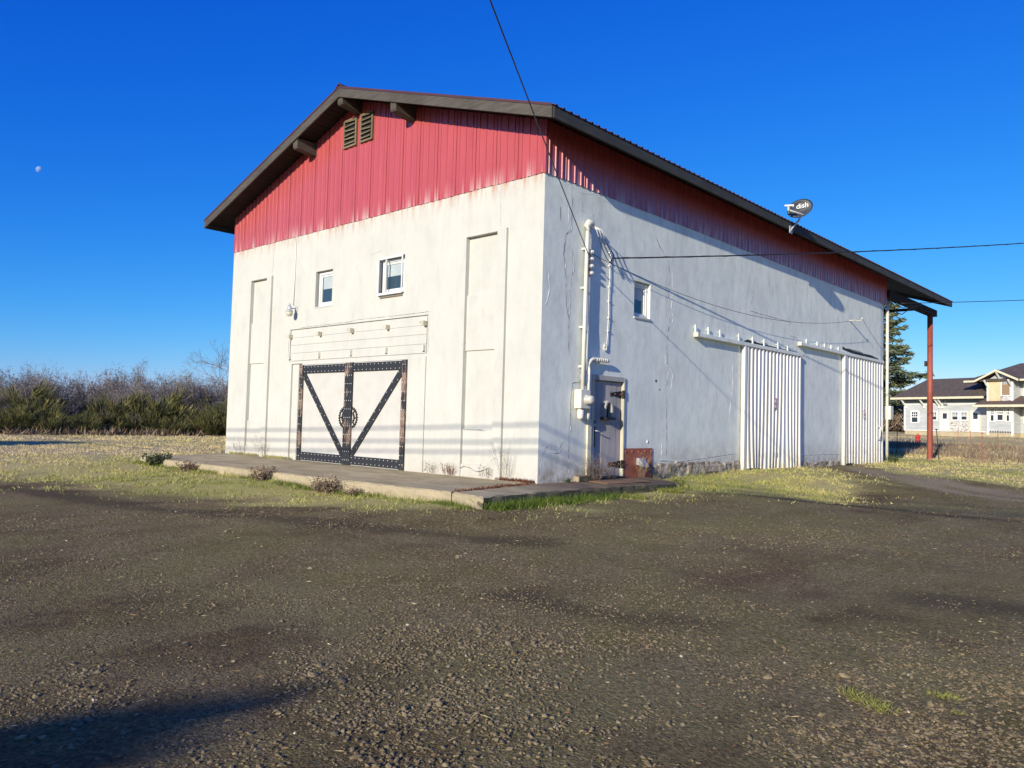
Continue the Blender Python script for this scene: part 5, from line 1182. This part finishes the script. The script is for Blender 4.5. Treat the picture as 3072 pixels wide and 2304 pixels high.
# two storey block with the projecting bay
hb("upper_wall", "wall", (8.3, 22, .3, 8, .14, 4.9)); hb("upper_wall", "wall", (8.6, 9.2, -.25, .3, 3.2, 4.75))
hroof("upper_roof", "shing", [[(7.0, -1.2, 4.86), (23, -1.2, 4.86), (23, 3.5, 6.62), (9.3, 3.5, 6.62)], [(7.0, -1.2, 4.86), (9.3, 3.5, 6.62), (7.0, 9, 4.86)], [(9.3, 3.5, 6.62), (23, 3.5, 6.62), (23, 9, 4.86), (7.0, 9, 4.86)]])
hb("eave_fascia", "cream", (6.95, 8.2, -1.27, -1.19, 4.68, 4.85), (11.95, 23, -1.27, -1.19, 4.68, 4.85)); hb("eave_fascia", "cream", (6.92, 7.0, -1.19, 9, 4.68, 4.85))
hb("bay_wall", "wall", (8.95, 11.15, -.9, .32, .14, 4.85)); hb("corner_board", "trim", (8.90, 9.05, -.95, -.8, -.1, 4.75)); hb("corner_board", "trim", (11.05, 11.2, -.95, -.8, -.1, 4.75))
MB().prism([(8.95, 4.85), (11.15, 4.85), (10.05, 5.5)], -.9, .3, 'y').build("bay_gable", HM['wall'], HO)
hroof("bay_roof", "shing", [[(8.2, -1.5, 4.86), (10.07, -1.5, 5.74), (10.07, 2.5, 5.74), (8.2, .2, 4.86)], [(10.07, -1.5, 5.74), (11.95, -1.5, 4.86), (11.95, .2, 4.86), (10.07, 2.5, 5.74)]])
MB().prism([(8.15, 4.66), (8.15, 4.84), (10.07, 5.75), (11.99, 4.84), (11.99, 4.66), (10.07, 5.56)], -1.57, -1.50, 'y').build("bay_bargeboard", HM['cream'], HO)
for u in (9.0, 10.07, 11.1): MB().bar((u, -.92, 4.2 if u != 10.07 else 4.9), (u, -1.5, 4.8 if u != 10.07 else 5.5), .10, .12, (0, 1, 0)).build("bracket", HM['trim'], HO)
hb("plywood_sheet", "ply", (9.06, 10.1, -.94, -.905, 2.75, 4.75)); dw = hb("window", "trim", (10.12, 11.02, -.93, -.905, 3.4, 4.7)); hb("boarded_pane", "tan", (10.24, 10.92, -.945, -.931, 3.48, 4.45), parent=dw); hb("pane", "dark", (10.26, 10.46, -.945, -.931, 4.5, 4.6), (10.50, 10.66, -.945, -.931, 4.5, 4.6), (10.70, 10.88, -.945, -.931, 4.5, 4.6), parent=dw); hb("peeling_panel", "peel", (10.12, 11.04, -.925, -.905, 2.8, 3.38))
hwin(9.15, 9.65, 1.08, 2.4, -.9, (2, 3)); hwin(9.75, 10.45, 1.15, 2.4, -.9, (4, 2)); hwin(10.55, 11.0, 1.08, 2.4, -.9, (2, 2)); hwin(8.5, 8.88, 3.6, 4.5, -.25, (2, 2)); hwin(11.4, 11.85, 1.0, 2.2, .3, (2, 2)); hwin(11.4, 11.85, 3.3, 4.5, .3, (2, 2))
hroof("porch_roof", "brown", [[(8.3, -1.85, 2.62), (23, -1.85, 2.62), (23, .3, 3.45), (8.3, .3, 3.45)]]); hb("porch_fascia", "cream", (8.24, 23, -1.92, -1.84, 2.4, 2.6)); hb("porch_fascia", "cream", (8.22, 8.29, -1.84, .2, 2.4, 2.6))
for i in range(9): hb("crawl_vent", "dark", (9.15 + .22 * i, 9.28 + .22 * i, -.93, -.906, .16, .26))
hb("foundation", "found", (8.8, 11.3, -.88, .1, -.6, .12))
# small house behind, mostly hidden
H2 = thing("brown_house", "small dark house with brown roof glimpsed behind the old white house", "house", (-23.6, 98, 1.2)); ORG[H2.name] = (0, 0, 0); H2.rotation_euler = (0, 0, math.radians(-24))
hb("wall", M['fascia_side'], (-4, 4.5, 0, 6, 0, 2.6), parent=H2); hroof("roof", "brown", [[(-4.4, -.7, 2.5), (4.9, -.7, 2.5), (4.9, 3, 4.5), (-4.4, 3, 4.5)], [(-4.4, 6.7, 2.5), (4.9, 6.7, 2.5), (4.9, 3, 4.5), (-4.4, 3, 4.5)]], parent=H2)
hb("window", "trim", (1.2, 2.0, -.05, -.005, .8, 1.9), parent=H2)

# ------------------------------------------------------------------ hydrant and fence posts
hz = float(ground_z(-8.24, 54.39)); HY = thing("fire_hydrant", "red fire hydrant in the dry grass before the old house", "hydrant", (-8.24, 54.39, hz)); RED = simple("hydrant red", (.55, .03, .02), rough=.45)
MB().lathe((-8.24, 54.39, hz - .05), [(0, .17), (.06, .17), (.08, .12), (.42, .12), (.45, .16), (.50, .16), (.56, .13), (.62, .06), (.66, .04), (.72, .04)], n=14).build("barrel", RED, HY)
for d in ((1, .2, 0), (-1, -.2, 0), (.2, -1, 0)): MB().lathe((-8.24, 54.39, hz + .40), [(.08, .06), (.15, .06), (.155, .075), (.18, .075), (.20, .03)], d, 10).build("outlet", RED, HY)
def tpost(x, y, h, label, lean=(0, 0), mat='iron'):
    z = float(ground_z(x, y)); t = thing("fence_post", label, "fence post", (x, y, z), "wire fence posts beyond the porch"); a, b = np.array([x, y, z - .1]), np.array([x + lean[0], y + lean[1], z + h])
    MB().bar(a, b, .05, .014, (1, 0, 0)).bar(a + [0, .016, 0], b + [0, .016, 0], .012, .03, (1, 0, 0)).build("post", M[mat], t); MB().box(b[0] - .04, b[0] + .04, b[1] - .03, b[1] + .03, b[2] - .05, b[2]).build("post_cap", M[mat], t)
tpost(-.97, 24.75, 1.48, "upright black steel fence post seen left of the porch post"); tpost(.55, 25.2, 1.32, "leaning black steel fence post just right of the porch post", (-.10, 0)); tpost(1.97, 26.0, 1.22, "thin rusty fence rod standing in yellow grass before the old house bay", (0, 0), 'rust')
tpost(-1.2, 45.5, 1.1, "distant rusty fence rod rightmost before the old house", (0, 0), 'rust'); tpost(-4.42, 53.27, .95, "distant rusty fence rod left of the rightmost one", (0, 0), 'rust'); tpost(-7.2, 61.87, .9, "farthest thin fence rod before the old house doors", (0, 0), 'rust')

# ------------------------------------------------------------------ unseen street line, plus a trunk and a shrub added for their shadows
def upole(x, y, h, label):
    z = float(ground_z(x, y)); t = thing("utility_pole", label, "pole", (x, y, z)); MB().tube([(x, y, z - .2), (x, y, z + h)], [.16, .11], 10).build("pole", M['pole'], t); MB().box(x - .06, x + .06, y - 1.1, y + 1.1, z + h - .5, z + h - .38).build("crossarm", M['pole'], t)
upole(-64, -15, 8.5, "unseen wooden utility pole far down the street"); upole(34, -15, 8.5, "unseen wooden utility pole at the street corner"); upole(18.1, -29.8, 9.6, "unseen wooden utility pole across the street"); upole(9.7, 33.2, 11.4, "wooden utility pole behind the warehouse")
for dzc, sl, nm in ((1.05, .034, "upper"), (.735, .029, "middle"), (.53, .036, "lower")):
    pts = [(x, -15., 4.575 + dzc + sl * (x - 2.5) + .0009 * (x + 4) ** 2) for x in np.linspace(-64, 34, 50)]
    wire("street_cable", pts, .021, M['cable'], nm + " thick cable of the unseen street line in front of the warehouse")
LT = thing("shadow_trunk", "unseen leaning trunk added to cast the foreground shadow", "tree", (4.4, -20.0, -.4)); MB().tube([(4.4, -20.5, -.5), (5.8, -22.9, 1.08), (7.55, -25.9, 3.08), (8.95, -28.35, 4.58), (9.93, -29.8, 5.58), (10.94, -31.5, 6.58)], [.5, .46, .40, .34, .24, .05], 9).tube([(8.95, -28.35, 4.58), (9.9, -29.4, 5.3), (10.85, -30.55, 6.08)], [.28, .2, .04], 7).tube([(7.55, -25.9, 3.08), (8.9, -27.2, 3.7), (9.9, -28.6, 4.4)], [.26, .2, .05], 7).build("trunk", M['bark'], LT)  # out of view, added and bent so its shadow crosses the foreground
n = 5000; a = rng.uniform(0, 6.283, n); u = rng.random(n); d = 3.4 * np.sqrt(rng.random(n)); z = 3.9 * np.sqrt(np.clip(1 - (d / 3.6) ** 2, 0, 1)) * u ** .4
EV = thing("shadow_shrub", "unseen evergreen shrub added to cast a shadow on the left field", "shrub", (-24.0, -12.5, -.3)); v, f, t = blades(np.stack([-24 + d * np.cos(a), -12.5 + d * np.sin(a), z - .3], 1), rng.normal(size=(n, 3)), .6, .28, rng.random(n), 'quad'); fast_mesh("crown", v, f, DKGREEN, EV, t); MB().tube([(-24, -12.5, -.4), (-24, -12.5, 2.5)], [.2, .1], 8).build("trunk", M['bark'], EV)  # out of view, added and sized for the shadow on the left field

# ------------------------------------------------------------------ moon
md = np.array([-.9326, .2538, .2548]); md = unit(np.array([-.933, .254, .255])); MC = CAM + md * 4000; mr = 4000 * .0036
bm = bmesh.new(); bmesh.ops.create_uvsphere(bm, u_segments=40, v_segments=24, radius=mr); away = -md
lit = unit(SUN * 1.0)
kill = [f for f in bm.faces if np.array(f.normal) @ away < 0 or np.array(f.normal) @ lit < .02]; bmesh.ops.delete(bm, geom=kill, context='FACES')
me = bpy.data.meshes.new("moon"); bm.to_mesh(me); bm.free(); mm, n_, l_, b_ = new_mat("pale moon")
tr = n_.new("ShaderNodeBsdfTransparent"); mx = n_.new("ShaderNodeMixShader"); cr = noise(n_, l_, n_.new("ShaderNodeTexCoord").outputs["Object"], .12, 4, .6)
rp = ramp(n_, [(.35, (.35, .42, .55)), (.65, (.55, .60, .70))]); l_.new(cr, rp.inputs[0]); l_.new(rp.outputs[0], b_.inputs["Base Color"]); b_.inputs["Roughness"].default_value = 1
mx.inputs[0].default_value = .45; l_.new(tr.outputs[0], mx.inputs[1]); l_.new(b_.outputs[0], mx.inputs[2]); l_.new(mx.outputs[0], n_["Material Output"].inputs[0]); me.materials.append(mm)
mo = bpy.data.objects.new("moon", me); COL.objects.link(mo); mo.location = MC; tag(mo, "small pale gibbous moon in the blue sky at the left", "moon")
